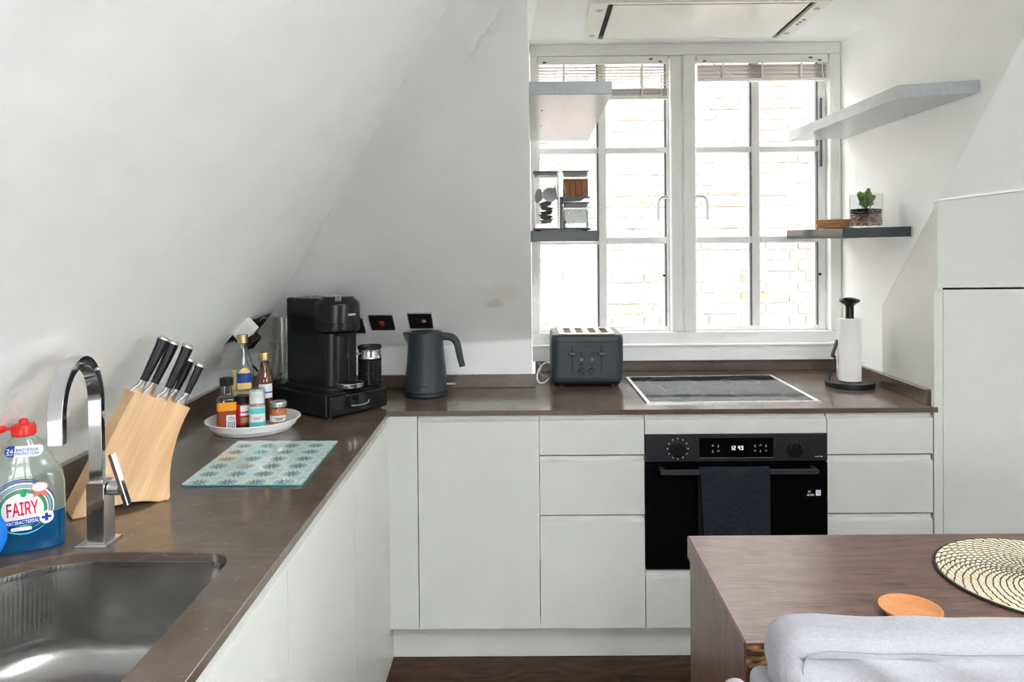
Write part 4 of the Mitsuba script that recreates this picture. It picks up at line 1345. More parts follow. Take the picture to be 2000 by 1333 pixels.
# 1 square-shouldered soy bottle
b = thing("condiment_bottle", "small clear bottle of dark sauce with a black cap and an orange label", "bottle")
bx, by, ro = -0.905, 2.170, 22
sq = lambda w, z0, z1, r=0.006: prism(rect(-w, w, -w, w, r, 4), z0, z1, 0.0)  # noqa: E731
def sqstack(levels, n=40, e=5.0):
    return stack(levels, n, e, False, False)
part(b, "shell", place(stack([(0, .0255, .0255), (.003, .0265, .0265), (.088, .0265, .0265), (.095, .0245, .0245), (.102, .0185, .0185), (.110, .0160, .0160), (.135, .0155, .0155)], 40, 4.0, False, False), bx, by, TF, ro), "clear_glass", 50)
part(b, "sauce", place(stack([(0.001, .025, .025), (.088, .0255, .0255), (.094, .0235, .0235), (.098, .0195, .0195)], 40, 4.0), bx, by, TF, ro), "soy_liquid", 50)
part(b, "cap", place(lathe([(0, .132), (.0185, .132), (.0192, .134), (.0192, .1515), (.0180, .153), (0, .153)], 36), bx, by, TF), "black_plastic", 30)
wr = lambda z0, z1, o_=0.0: rect(-.0270 - o_, .0270 + o_, -.0270 - o_, .0270 + o_, .008, 5).difference(rect(-.0266, .0266, -.0266, .0266, .008, 5))  # noqa: E731
part(b, "label", place(prism(wr(0, 0), .0600, .0850), bx, by, TF, ro), "orange_label", 30, label="orange upper label")
part(b, "label", place(prism(wr(0, 0), .0040, .0597), bx, by, TF, ro), "brown_label", 30, label="red-brown lower label")
part(b, "barcode_label", place(box(-.0015, .024, -.0280, -.0272, .004, .048, 0), bx, by, TF, ro), "white_label", False)
part(b, "barcode", place(cat([box(.002 + .0019 * i, .0028 + .0019 * i + .0005 * (i % 3 == 0), -.0283, -.0280, .007, .029, 0) for i in range(11)] + [box(.003, .022, -.0283, -.0280, .033 + .004 * i, .0345 + .004 * i, 0) for i in range(3)]), bx, by, TF, ro), "bar_ink", False)
# 2 short red-labelled bottle
b = thing("condiment_bottle", "short dark bottle with a black lid and a red label on the white tray", "bottle")
bx, by = -0.8625, 2.182
part(b, "shell", place(lathe([(0, 0), (.019, 0), (.0205, .002), (.0205, .076), (.0195, .080), (0, .081)], 36), bx, by, TF), "soy_liquid", 40)
part(b, "lid", place(lathe([(0, .0795), (.0202, .0795), (.0210, .081), (.0210, .097), (.0200, .0985), (0, .0985)], 36), bx, by, TF), "black_plastic", 30)
part(b, "label", place(band(None, .0207, 180, 372, .0150, .0740), bx, by, TF), "red_label", 30, label="red label")
part(b, "label_panel", cat([place(band(None, .0211, 272, 362, z0, z1), bx, by, TF) for z0, z1 in ((.054, .072), (.042, .050))]), "white_label", 30)
part(b, "label_panel", place(band(None, .0211, 275, 362, .021, .036), bx, by, TF), "green_label", 30)
part(b, "label_panel", place(band(None, .0211, 183, 215, .022, .056), bx, by, TF), "white_label", 30)
# 3 salt grinder
b = thing("salt_grinder", "clear salt grinder with a teal banded label in the middle of the white tray", "salt grinder")
bx, by = -0.8155, 2.170
part(b, "jar", place(stack([(0, .0195, .0195), (.003, .0215, .0215), (.074, .0215, .0215), (.080, .0195, .0195), (.084, .0185, .0185)], 40, 3.4, False, False), bx, by, TF, 12), "clear_glass", 40)
part(b, "salt", place(stack([(.001, .0190, .0190), (.004, .0205, .0205), (.070, .0205, .0205)], 40, 3.4), bx, by, TF, 12), "salt_grains", 40)
for z0, z1 in ((.012, .026), (.050, .066)):
    part(b, "label", place(prism(Polygon(sup(.0222, .0222, 40, 3.4)).difference(Polygon(sup(.0216, .0216, 40, 3.4))), z0, z1), bx, by, TF, 12), "teal_label", 30, label="teal band")
part(b, "label_panel", place(prism(Polygon(sup(.0220, .0220, 40, 3.4)).difference(Polygon(sup(.0216, .0216, 40, 3.4))).intersection(sbox(-.016, -.05, .03, .0)), .0262, .0498), bx, by, TF, 12), "white_label", 30)
part(b, "lettering", place(facing(text("SALT", .006, .0002, True), (0.004, -.0224, .0375), (1, 0, 0), (0, 0, 1)), bx, by, TF, 12), "bar_ink", False)
part(b, "grinder_head", place(stack([(.078, .0195, .0195), (.080, .0212, .0212), (.112, .0205, .0205), (.1145, .0190, .0190)], 40, 3.2), bx, by, TF, 12), "frosted_white", 40)
part(b, "cover", place(stack([(.082, .0222, .0222), (.119, .0216, .0216), (.1215, .0198, .0198)], 40, 3.2, False, True), bx, by, TF, 12), "clear_glass", 40)
# 4 spice jar
b = thing("spice_jar", "small jar of orange spice with a pale metal lid on the white tray", "jar")
bx, by = -0.7715, 2.222
part(b, "jar", place(lathe([(.021, 0), (.0235, .002), (.0240, .006), (.0240, .050), (.0220, .056), (.0205, .058)], 36), bx, by, TF), "clear_glass", 40)
part(b, "spice", place(lathe([(0, .001), (.0205, .001), (.0230, .004), (.0230, .046), (.0215, .0495), (0, .0500)], 36), bx, by, TF), "spice_powder", 40)
part(b, "label", place(band(None, .0243, 190, 350, .0150, .0330, 20), bx, by, TF), "white_label", 30, label="white paper label")
part(b, "lettering", cat([place(band(None, .0247, a0, a1, z0, z1), bx, by, TF) for a0, a1, z0, z1 in ((262, 325, .0245, .0268), (270, 318, .0205, .0226))]), "print_navy", False)
part(b, "lid", place(lathe([(.0235, .0575), (.0248, .0585), (.0248, .066), (.0252, .0665), (.0252, .070), (.0240, .0725), (.021, .0728), (.0195, .0716), (0, .0716)], 40), bx, by, TF), "tin_lid", 30)
# 5 tall oil bottle
b = thing("oil_bottle", "tall clear oil bottle with a gold cap and a blue and yellow label", "bottle")
bx, by = -0.890, 2.256
part(b, "shell", place(lathe([(0, 0), (.0285, 0), (.0315, .003), (.0325, .010), (.0325, .160), (.0300, .178), (.0230, .205), (.0165, .226), (.0135, .238), (.0130, .250), (.0108, .250), (.0113, .238), (.0142, .226), (.0206, .205), (.0276, .178), (.0302, .160), (.0302, .102), (.0302, .010), (.029, .005), (0, .004)], 44), bx, by, TF), "real_glass", 50)
part(b, "oil", place(lathe([(0, .0045), (.0280, .0055), (.0298, .010), (.0298, .100), (0, .1002)], 44), bx, by, TF), "oil_liquid", 50)
part(b, "label", place(band(None, .0328, 262, 338, .128, .1560, 16), bx, by, TF), "blue_label", 30, label="blue label band")
part(b, "label_sun", M(*(lambda m: (np.column_stack([.0329 * np.cos(math.radians(300) + m.vertices[:, 0] / .0329) + bx, .0329 * np.sin(math.radians(300) + m.vertices[:, 0] / .0329) + by, TF + .156 + m.vertices[:, 1]]), m.faces))(fine(prism(Polygon([(.0165 * math.cos(t), .0165 * math.sin(t)) for t in np.linspace(0, math.pi, 22)]), 0, .0003), .006))), "yellow_label", False, label="half-round yellow sun")
part(b, "label_panel", place(band(None, .0328, 262, 338, .108, .1265, 16), bx, by, TF), "yellow_label", 30)
part(b, "label_panel", place(band(None, .0322, 205, 255, .108, .166, 16), bx, by, TF), "yellow_label", 30)
part(b, "cap", place(lathe([(0, .244), (.0150, .244), (.0156, .245), (.0156, .2515), (.0150, .252), (.0156, .2525), (.0156, .2695), (.0150, .2705), (0, .2708)], 40), bx, by, TF), "gold_cap", 25)
# 6 sauce bottle
b = thing("sauce_bottle", "amber sauce bottle with a gold cap at the back right of the white tray", "bottle")
bx, by = -0.8325, 2.278
part(b, "shell", place(lathe([(0, 0), (.0235, 0), (.0260, .003), (.0262, .010), (.0262, .120), (.0250, .135), (.0200, .152), (.0138, .166), (.0128, .175), (.0132, .196), (.0112, .196), (.0108, .175), (.0118, .166), (.0180, .152), (.0230, .135), (.0243, .120), (.0243, .010), (.0225, .005), (0, .004)], 40), bx, by, TF), "real_glass", 50)
part(b, "sauce", place(lathe([(0, .0045), (.0215, .0055), (.0240, .010), (.0240, .120), (.0227, .1345), (.0177, .1515), (.0115, .1655), (.0105, .1745), (.0105, .184), (0, .1842)], 40), bx, by, TF), "amber_liquid", 50)
part(b, "label", place(band(None, .0265, 250, 345, .075, .118, 16), bx, by, TF), "white_label", 30, label="pale paper label")
part(b, "label", place(band(None, .0269, 250, 345, .090, .094, 16), bx, by, TF), "print_navy", 30)
part(b, "cap", place(lathe([(0, .190), (.0150, .190), (.0155, .191), (.0155, .196), (.0149, .1965), (.0155, .197), (.0155, .211), (.0148, .2125), (0, .2128)], 36), bx, by, TF), "gold_cap", 25)

# ================================================================== COFFEE MACHINE ON A CAPSULE DRAWER
CA = np.array([-0.6402, 2.2993])
ca = np.array([0.602, 0.798])                                  # along the drawer's front
cbk = np.array([-0.798, 0.602])                                # from the front to the back
def dmat(z=0.0):
    """Drawer frame: x along the front, y to the back."""
    return frame([CA[0], CA[1], CT + z], [ca[0], ca[1], 0], [cbk[0], cbk[1], 0], [0, 0, 1])
dm = lambda m, z=0.0: xf(m, dmat(z))  # noqa: E731
dw = thing("capsule_drawer", "black capsule drawer tray under the coffee machine", "capsule drawer")
part(dw, "housing", dm(box(0.0, 0.240, 0.016, 0.305, 0.006, 0.0765, 0.004)), "black_satin")
part(dw, "drawer_front", dm(rbox(0.002, 0.238, -0.002, 0.0155, 0.008, 0.071, 0.006)), "black_gloss", 40)
part(dw, "drawer_pull", dm(sweep(spline([(0.085, -0.003, 0.034), (0.105, -0.0075, 0.0315), (0.135, -0.0075, 0.032), (0.150, -0.0065, 0.035), (0.157, -0.003, 0.041)], 8), circle(0.0026, 8))), "satin_metal", 50)
for x in (0.02, 0.22):
    for y in (0.025, 0.28):
        part(dw, "foot", dm(place(lathe([(0, 0), (.010, 0), (.010, .0065), (0, .0065)], 14), x, y, 0.0)), "rubber_black", 30)
ZT = 0.0768                                                    # top of the drawer
cm = thing("coffee_machine", "black capsule coffee machine with a rounded head and a clear water tank in the corner", "coffee machine")
L0 = 0.108                                                     # the machine's middle line across the drawer
def stad(r, y0, y1, n=20):
    return Polygon([(L0 + r * math.cos(t), y0 + r * math.sin(t)) for t in np.linspace(math.pi, 2 * math.pi, n)] + [(L0 + r, y1), (L0 - r, y1)])
part(cm, "foot", dm(prism(stad(0.072, 0.118, 0.300).buffer(0.0), 0.0002, 0.012, 0.004), ZT), "black_plastic", 40)
part(cm, "body", dm(prism(stad(0.060, 0.118, 0.283), 0.012, 0.216, 0), ZT), "black_satin", 40)
part(cm, "body_top", dm(prism(stad(0.060, 0.118, 0.283).buffer(0), 0.2185, 0.2965, 0.004), ZT), "black_satin", 40)
part(cm, "body_band", dm(prism(stad(0.0585, 0.118, 0.281), 0.2155, 0.219, 0), ZT), "black_plastic", 40)
part(cm, "face_panel", dm(box(L0 + 0.015, L0 + 0.052, 0.0585, 0.075, 0.012, 0.186, 0.004), ZT), "black_plastic")
hc = (L0, 0.093)
hd = part(cm, "head", dm(place(lathe([(0, 0.1845), (0.060, 0.1845), (0.066, 0.187), (0.0725, 0.193), (0.0733, 0.197), (0.0733, 0.2165), (0.0722, 0.2175), (0.0722, 0.2185), (0.0733, 0.2195), (0.0733, 0.278), (0.0705, 0.284), (0.052, 0.3020), (0.050, 0.3025), (0.0, 0.3025)], 56), hc[0], hc[1], 0), ZT), "black_satin", 28)
part(hd, "lid_disc", dm(place(lathe([(0, .3026), (.0465, .3026), (.0470, .3040), (.0455, .3055), (0, .3062)], 44), hc[0], hc[1], 0), ZT), "satin_metal", 28)
part(hd, "lid_tab", dm(rotz(box(-.0075, .0075, -.067, -.047, .2925, .3085, .002), 0) if False else place(box(-.066, -.050, -.009, .009, .2900, .3090, .002), hc[0], hc[1], 0, 55), ZT), "chrome")
part(hd, "spout", dm(place(cat(lathe([(0, .168), (.012, .168), (.016, .185), (0, .185)], 20), box(-.034, .034, -.045, -.03, .177, .186, .002)), hc[0], hc[1] - .012, 0), ZT), "black_plastic", 30)
lt = text("nespresso", 0.0075, 0.0002, True, width=0.032)
ang = -math.pi / 2 + 0.04 + lt.vertices[:, 0] / 0.0735
lt = M(np.column_stack([hc[0] + (0.0735 + lt.vertices[:, 2]) * np.cos(ang), hc[1] + (0.0735 + lt.vertices[:, 2]) * np.sin(ang), 0.2470 + lt.vertices[:, 1]]), lt.faces)
part(hd, "lettering", dm(lt, ZT), "white_label", False, label="small white lettering")
part(cm, "cup_support", dm(place(lathe([(.041, 0.0080), (.0445, .0085), (.0455, .011), (.0455, .022), (.0445, .0235), (.0415, .0235), (.0405, .022), (.0405, .012), (.041, 0.008)], 48), 0.118, 0.043, 0), ZT), "chrome", 28)
part(cm, "cup_grid", dm(place(lathe([(0, .018), (.0404, .018), (.0404, .0195), (0, .0195)], 40), 0.118, 0.043, 0), ZT), "black_plastic", 28)
part(cm, "support_arm", dm(cat(sweep([(0.118, 0.040, 0.004), (0.112, 0.075, 0.004), (0.108, 0.110, 0.010)], rect(-.012, .012, -.0035, .0035).exterior.coords[:-1]), place(lathe([(0, .0004), (.020, .0004), (.026, .009), (0, .009)], 24), 0.118, 0.043, 0)), ZT), "black_plastic", 30)
part(cm, "water_tank", dm(place(lathe([(.044, .018), (.0465, .022), (.0470, .228), (.0462, .2305)], 40), 0.058, 0.325, 0), ZT), "tank_plastic", 40)
part(cm, "tank_water", dm(place(lathe([(0.0, .0190), (.0440, .0190), (.0455, .026), (.0458, .145)], 40), 0.058, 0.325, 0), ZT), "tank_plastic", 40)
part(cm, "tank_lid", dm(place(lathe([(0, .2305), (.0474, .2305), (.0480, .2325), (.0465, .235), (0, .236)], 40), 0.058, 0.325, 0), ZT), "tank_plastic", 40)
part(cm, "tank_base", dm(place(lathe([(0, .0003), (.042, .0003), (.0480, .004), (.0490, .013), (.0465, .0175), (0, .0175)], 40), 0.058, 0.325, 0), ZT), "black_plastic", 40)

fr = thing("milk_frother", "black ribbed milk frother with a steel collar beside the coffee machine", "milk frother")
fx, fy = 0.2085, 0.052
prof = [(0, 0.0002), (.036, .0002), (.0385, .002)]
for i in range(10):
    z = 0.006 + i * 0.0081
    prof += [(.0392, z), (.0392, z + .0045), (.0378, z + .0058), (.0378, z + .0072)]
prof += [(.0392, .0885), (.0392, .0905), (0, .0905)]
part(fr, "jug", dm(place(lathe(prof, 44), fx, fy, 0), ZT), "black_gloss", 28)
part(fr, "collar", dm(place(lathe([(0, .0907), (.0390, .0907), (.0398, .092), (.0372, .101), (.0372, .121), (.0378, .1225), (0, .1225)], 44), fx, fy, 0), ZT), "chrome", 28)
part(fr, "lid", dm(place(lathe([(0, .1227), (.0385, .1227), (.0402, .1245), (.0402, .1295), (.038, .1335), (.0, .1350)], 44), fx, fy, 0), ZT), "black_satin", 28)
part(fr, "side_lug", dm(sweep([(fx - .038, fy + .004, .108), (fx - .048, fy + .008, .1105), (fx - .056, fy + .011, .112)], circle(.0028, 8)), ZT), "satin_metal", 40)

# ================================================================== KETTLE
KX, KY = -0.3957, 2.700
k = thing("kettle", "slate grey electric kettle with a loop handle on the worktop", "kettle")
part(k, "base", place(lathe([(0, .0004), (.066, .0004), (.0735, .002), (.0775, .006), (.0778, .0135), (.0765, .0165), (0, .0165)], 56), KX, KY, CT), "slate_dark", 28)
part(k, "body", place(lathe([(0, .0175), (.0765, .0175), (.0780, .020), (.0781, .026), (.0765, .045), (.0725, .085), (.0680, .130), (.0645, .170), (.0622, .205), (.0612, .222), (.0, .222)], 64), KX, KY, CT), "slate_matte", 28)
part(k, "lid", place(lathe([(0, .2222), (.0606, .2222), (.0610, .2245), (.0590, .2300), (.052, .2335), (.030, .2350), (0, .2355)], 56), KX, KY, CT), "slate_matte", 40)
part(k, "handle", place(sweep(spline([(.052, -.004, .2165), (.075, -.006, .2155), (.098, -.008, .2105), (.112, -.009, .195), (.1185, -.010, .175), (.1235, -.010, .150), (.1290, -.011, .125), (.1345, -.011, .1060)], 8), sup(.0125, .0115, 20, 2.8), up=(0, 1, 0.0), scale=np.linspace(1.12, 0.84, 57)), KX, KY, CT), "slate_matte", 40)
sp_p = [Polygon([(-.0595, -.022), (-.0595, .022), (-.083, .004), (-.083, -.004)])]
spv = np.array([(-.056, -.026, .228), (-.056, .026, .228), (-.0835, .0035, .2275), (-.0835, -.0035, .2275), (-.0585, -.014, .178), (-.0585, .014, .178), (-.0690, .0012, .186), (-.0690, -.0012, .186)])
hull = trimesh.Trimesh(spv).convex_hull
part(k, "spout", place(M(hull.vertices, hull.faces), KX, KY, CT), "satin_metal", False)
part(k, "spout_filter", place(M(trimesh.Trimesh(spv * [1, .86, 1] + [.0005, 0, .0012]).convex_hull.vertices, trimesh.Trimesh(spv * [1, .86, 1] + [.0005, 0, .0012]).convex_hull.faces), KX, KY, CT), "black_plastic", False)
lt = text("SWAN", 0.006, 0.0002, True, width=0.024)
rr = 0.0767
ang = math.radians(270) + 0.02 + lt.vertices[:, 0] / rr
part(k, "lettering", place(M(np.column_stack([(rr + lt.vertices[:, 2]) * np.cos(ang), (rr + lt.vertices[:, 2]) * np.sin(ang), .043 + lt.vertices[:, 1]]), lt.faces), KX, KY, CT), "slate_print", False)
part(k, "switch", place(box(.072, .108, -.014, .004, .0395, .0445, .0015), KX, KY, CT), "satin_metal")
part(k, "cable", tube(spline([(KX - .05, KY + .055, CT + .008), (-.475, 2.79, CT + .006), (-.53, 2.815, CT + .006), (-.60, 2.80, CT + .006)], 8), .0035, 8), "rubber_black", 50)

# ================================================================== TOASTER
tx0, tx1, ty0, ty1 = 0.0640, 0.3400, 2.818, 3.095
t = thing("toaster", "slate grey four-slot toaster with two levers below the window", "toaster")
tz0, tz1 = CT + 0.0215, CT + 0.2005
sh = rect(tx0, tx1, ty0, ty1, 0.030, 8)
rows = []
def ring_stack(levels, n=96):
    V, Fc = [], []
    for z, ins in levels:
        p_ = sh.buffer(-ins) if ins >= 0 else sh.buffer(-ins, join_style=1)
        r0 = np.array([p_.exterior.interpolate(i / n, normalized=True).coords[0] for i in range(n)])
        if not p_.exterior.is_ccw:
            r0 = np.roll(r0[::-1], 1, 0)
        V.append(np.column_stack([r0, np.full(n, z)]))
    j = np.arange(n)
    q = (j + 1) % n
    for i in range(len(levels) - 1):
        A, B = i * n, (i + 1) * n
        Fc += [np.column_stack([A + j, A + q, B + q]), np.column_stack([A + j, B + q, B + j])]
    c0 = len(levels) * n
    V = np.vstack(V)
    V = np.vstack([V, [[(tx0 + tx1) / 2, (ty0 + ty1) / 2, levels[0][0]], [(tx0 + tx1) / 2, (ty0 + ty1) / 2, levels[-1][0]]]])
    Fc += [np.column_stack([q, j, np.full(n, c0)]), np.column_stack([(len(levels) - 1) * n + j, (len(levels) - 1) * n + q, np.full(n, c0 + 1)])]
    return M(V, np.vstack(Fc))
part(t, "plinth", ring_stack([(CT + .009, .016), (CT + .013, .012), (tz0 + .002, .009)]), "black_plastic", 40)
for x in (tx0 + .04, tx1 - .04):
    for y in (ty0 + .04, ty1 - .04):
        part(t, "foot", place(lathe([(0, 0), (.011, 0), (.011, .0095), (0, .0095)], 16), x, y, CT + .0002), "rubber_black", 30)
part(t, "shell", ring_stack([(tz0, .006), (tz0 + .006, .0015), (tz0 + .014, 0), (tz0 + .0165, 0), (tz0 + .0170, .0012), (tz0 + .0185, .0012), (tz0 + .019, 0), (CT + .1745, 0), (CT + .175, .0014), (CT + .1768, .0014), (CT + .1773, 0), (tz1 - .010, .0006), (tz1 - .004, .003), (tz1, .008), (tz1 + .0005, .0150)]), "slate_matte", 28)
tp = rect(tx0 + .030, tx1 - .030, ty0 + .014, ty1 - .014, 0.022, 8)
slots = []
part_holes = tp
for x in (tx0 + .052, tx0 + .099, tx0 + .150, tx0 + .197):
    s_ = rect(x, x + .0275, ty0 + .058, ty1 - .055, .003, 3)
    part_holes = part_holes.difference(s_)
    slots.append(s_)
part(t, "top_plate", prism(part_holes, tz1 + .0007, tz1 + .0035, .0008), "toaster_top", label="pale bronze metal top plate")
part(t, "top_gasket", prism(tp.buffer(.0025).difference(tp), tz1 + .0003, tz1 + .0018), "slate_dark", False)
for s_ in slots:
    part(t, "slot", prism(s_.buffer(.0002).difference(s_.buffer(-.0012)), tz1 + .0006, tz1 + .0030), "toaster_slot", False)
    x0_, _, x1_, _ = s_.bounds
    part(t, "slot_well", prism(s_.buffer(-.0012), tz1 + .0006, tz1 + .0009), "black_plastic", False)
    part(t, "slot_wire", cat([box(x0_ + .004, x1_ - .004, y_, y_ + .0012, tz1 + .0010, tz1 + .0020, 0) for y_ in np.linspace(ty0 + .075, ty1 - .075, 6)]), "toaster_slot", False)
fy_ = ty0 - .0004
for x in (tx0 + .0795, tx0 + .1905):
    part(t, "lever_slot", box(x - .0027, x + .0027, fy_ - .0006, fy_ + .003, CT + .0555, CT + .1620, 0), "slate_print", False)
    part(t, "lever", rbox(x - .0145, x + .0145, fy_ - .020, fy_ - .0012, CT + .1245, CT + .1385, .0055), "slate_lever", 40)
for x in (tx0 + .1145, tx0 + .1550):
    for i, z in enumerate((.1310, .1085, .0870)):
        bt = part(t, "button", xf(lathe([(.0052, .0), (.0068, .0002), (.0072, .0018), (.0060, .0026), (.0046, .0016), (0, .0014)], 22), frame((x, fy_, CT + z), [1, 0, 0], [0, 0, 1], [0, -1, 0])), "slate_light" if i == 1 else "slate_matte", 40)
        if i != 1:
            part(bt, "button_mark", facing(box(-.006, .006, -.0012, .0002, 0, .0003, 0), (x, fy_ - .0014, CT + z - .0045), RT, UPV), "slate_light", False)
    kn = part(t, "dial", xf(lathe([(0, 0), (.0140, 0), (.0142, .002), (.0125, .0105), (0, .0110)], 30), frame((x, fy_, CT + .0620), [1, 0, 0], [0, 0, 1], [0, -1, 0])), "slate_matte", 28)
    a = -0.72 if x < tx0 + .13 else 1.2
    part(kn, "dial_grip", facing(box(-.012, .012, -.0022, .0022, 0, .0035, .001), (x, fy_ - .0105, CT + .0620), (math.cos(a), 0, math.sin(a)), (-math.sin(a), 0, math.cos(a))), "slate_dark")
part(t, "lettering", facing(text("SWAN", .0065, .0002, True, width=.026), ((tx0 + tx1) / 2 - .003, fy_ - .0001, CT + .1560), RT, UPV), "slate_print", False)
part(t, "cable", tube(spline([(tx0 + .010, 3.05, CT + .062), (.045, 3.05, CT + .060), (.022, 3.02, CT + .045), (.012, 2.98, CT + .030), (.010, 2.93, CT + .014), (.022, 2.90, CT + .0045), (.045, 2.93, CT + .0042), (.058, 3.00, CT + .0042)], 10), .0040, 8), "cord_white", 50)
part(t, "cable_tie", tube(spline([(.018, 3.00, CT + .068), (.026, 3.00, CT + .050), (.020, 2.99, CT + .034), (.030, 2.99, CT + .020), (.050, 3.00, CT + .013)], 8), .0013, 6), "cord_white", 50)

# ================================================================== KITCHEN ROLL
px_, py_ = 1.1945, 2.815
h = thing("kitchen_roll_holder", "black kitchen roll stand with a mushroom knob, right of the hob", "kitchen roll holder")
part(h, "base", place(lathe([(0, .0004), (.0860, .0004), (.0885, .002), (.0890, .006), (.0890, .0175), (.0880, .0190), (.083, .0195), (0, .0200)], 64), px_, py_, CT), "black_plastic", 30)
part(h, "pole", place(lathe([(0, .0200), (.0150, .0200), (.0150, .300), (.0165, .306), (.0205, .311), (0, .312)], 30), px_, py_, CT), "black_satin", 40)
part(h, "knob", place(lathe([(0, .310), (.0205, .310), (.0300, .316), (.0365, .3215), (.0375, .3250), (.0350, .3285), (.0230, .3320), (.0180, .3345), (.0120, .3355), (0, .3360)], 40), px_, py_, CT), "black_satin", 40)
ar = part(h, "tension_arm", tube([(1.1215, 2.83, CT + .018), (1.1330, 2.835, CT + .060), (1.1500, 2.84, CT + .112)], .0036, 8), "black_plastic", 50)
part(ar, "arm_pad", facing(rbox(-.004, .004, -.036, .036, -.010, .010, .0035), (1.1465, 2.838, CT + .140), (math.cos(.30), 0, -math.sin(.30)), (math.sin(.30), 0, math.cos(.30))), "black_satin", 40)
rl = thing("kitchen_roll", "slim white roll of kitchen paper on the black stand", "kitchen roll")
part(rl, "paper", place(lathe([(.0200, .0215), (.0400, .0215), (.0410, .0225), (.0412, .255), (.0402, .2565), (.0200, .2565), (.0200, .0215)], 56), px_, py_, CT), "paper", 30)
part(rl, "core", place(lathe([(.0165, .0220), (.0198, .0220), (.0198, .2575), (.0165, .2575), (.0165, .0220)], 30), px_, py_, CT), "coaster_wood", 30)

# ================================================================== SOCKETS
n_s = np.array([0, -0.97, -1.0])                               # into the room from the sloping back wall
n_s /= np.linalg.norm(n_s)
u_s = np.array([0, -0.97 * 1.0, 0.0])
up_s = np.array([0, -1.0, 0.97]) / np.linalg.norm([1.0, 0.97])
def slope_pt(x, s):
    """A point on the sloping back wall, s metres up the slope from its crease."""
    zc = 1.041 + 0.04 * x
    d = np.array([0, -1 / math.hypot(1, .97), .97 / math.hypot(1, .97)])
    return np.array([x, 2.85, zc]) + d * s
def on_slope(m, x, s):
    d = np.array([0, -1 / math.hypot(1, .97), .97 / math.hypot(1, .97)])
    o_ = slope_pt(x, s)
    return xf(m, frame(o_, [1, 0, 0], d, np.cross([1, 0, 0], d)))
plate = lambda: cat(prism(rect(-.0445, .0445, -.0445, .0445, .003, 3), -.006, .0045, .0008))  # noqa: E731
for i, (x, what) in enumerate(((-0.6755, "black wall switch plate half hidden behind the coffee machine"), (-0.5635, "black switch plate with a red rocker behind the kettle"), (-0.4205, "black plate with two small sockets above the kettle"))):
    sck = thing("wall_plate", what, "wall switch" if i < 2 else "wall socket")
    part(sck, "surround", on_slope(plate(), x, .148 if i else .138), "socket_steel", False)
    part(sck, "face", on_slope(prism(rect(-.0425, .0425, -.0425, .0425, .003, 3), .0045, .0060, .0005), x, .148 if i else .138), "socket_black", False)
    if i == 1:
        part(sck, "rocker", on_slope(rbox(-.0085, .0085, -.0125, .0115, .004, .0105, .003), x, .148), "switch_red", 40, label="red rocker switch")
    if i == 2:
        for dx in (-.0115, .0115):
            part(sck, "outlet", on_slope(cat(prism(rect(-.0085, .0085, -.0115, .0115, .001, 2).difference(rect(-.0060, .0060, -.0085, .0085)), .0055, .0068)), x + dx + .002, .148), "slate_dark" if dx < 0 else "rose_metal", False)
            part(sck, "outlet_insert", on_slope(box(-.0058, .0058, -.004, .004, .0055, .0066, 0), x + dx + .002, .148), "anthracite_steel" if dx < 0 else "plug_white", False)

A_ = np.array([-0.9694, 2.400, 1.1474])
B_ = np.array([-0.8880, 2.4900, 1.1800])
C_ = np.array([-1.0240, 2.395, 1.0790])
ru = (B_ - A_) / np.linalg.norm(B_ - A_)
du = C_ - A_
nn = np.cross(ru, -du)
nn /= np.linalg.norm(nn)
W_, H_ = 0.135, np.linalg.norm(du)
du /= np.linalg.norm(du)


def on_ds(m, u, v, lift=0.0):
    return xf(m, frame(A_ + ru * u + du * v + nn * lift, ru, -du, nn))
ds = thing("double_socket", "steel double socket on the left roof slope with a white and a black plug", "wall socket")
part(ds, "back_box", on_ds(box(.012, W_ - .035, -H_ + .006, -.040, -.030, -.004, 0), 0, 0), "plaster", False)
part(ds, "plate", on_ds(prism(rect(0, W_, -H_, 0, .004, 3), -.004, .0015, .0008), 0, 0), "socket_steel", False)
for u in (.035, .107):
    part(ds, "outlet", on_ds(box(-.022, .022, -.018, .022, 0, .0006, 0), u, .052, .0016), "socket_black", False)
    part(ds, "switch", on_ds(box(-.006, .006, -.009, .009, 0, .003, .001), u, .018, .0016), "socket_steel", False)
part(ds, "screw", on_ds(place(lathe([(0, 0), (.005, 0), (.004, .0012), (0, .0012)], 12), W_ - .012, -.020, 0), 0, 0, .0015), "chrome", 30)
pg = thing("plug", "white plug in the double socket on the left slope", "plug")
def on_plate(p):
    return (np.array(p) - A_) @ ru, (np.array(p) - A_) @ du, (np.array(p) - A_) @ nn


u_, v_, l_ = on_plate((-0.917, 2.40, 1.100))
part(pg, "body", on_ds(rbox(-.0115, .0115, -.036, .030, .0025, l_, .006), u_, v_, 0), "plug_white", 40)
part(pg, "cable", tube(spline([A_ + ru * u_ + du * (v_ + .034) + nn * l_, A_ + ru * u_ + du * (v_ + .060) + nn * l_, (-0.965, 2.470, .98), (-.96, 2.50, .90), (-.95, 2.54, CT + .006)], 8), .0033, 8), "plug_white", 50)
pg = thing("plug", "black plug in the double socket on the left slope, right of the white one", "plug")
u_, v_, l_ = on_plate((-0.912, 2.425, 1.062))
part(pg, "body", on_ds(rbox(-.019, .019, -.024, .024, .0025, l_ + .012, .009), u_, v_, 0), "black_plastic", 40)
part(pg, "cable", tube(spline([A_ + ru * u_ + du * (v_ + .020) + nn * l_, A_ + ru * u_ + du * (v_ + .045) + nn * l_, (-0.93, 2.54, .95), (-.92, 2.57, .89), (-.90, 2.60, CT + .006)], 8), .0036, 8), "rubber_black", 50)

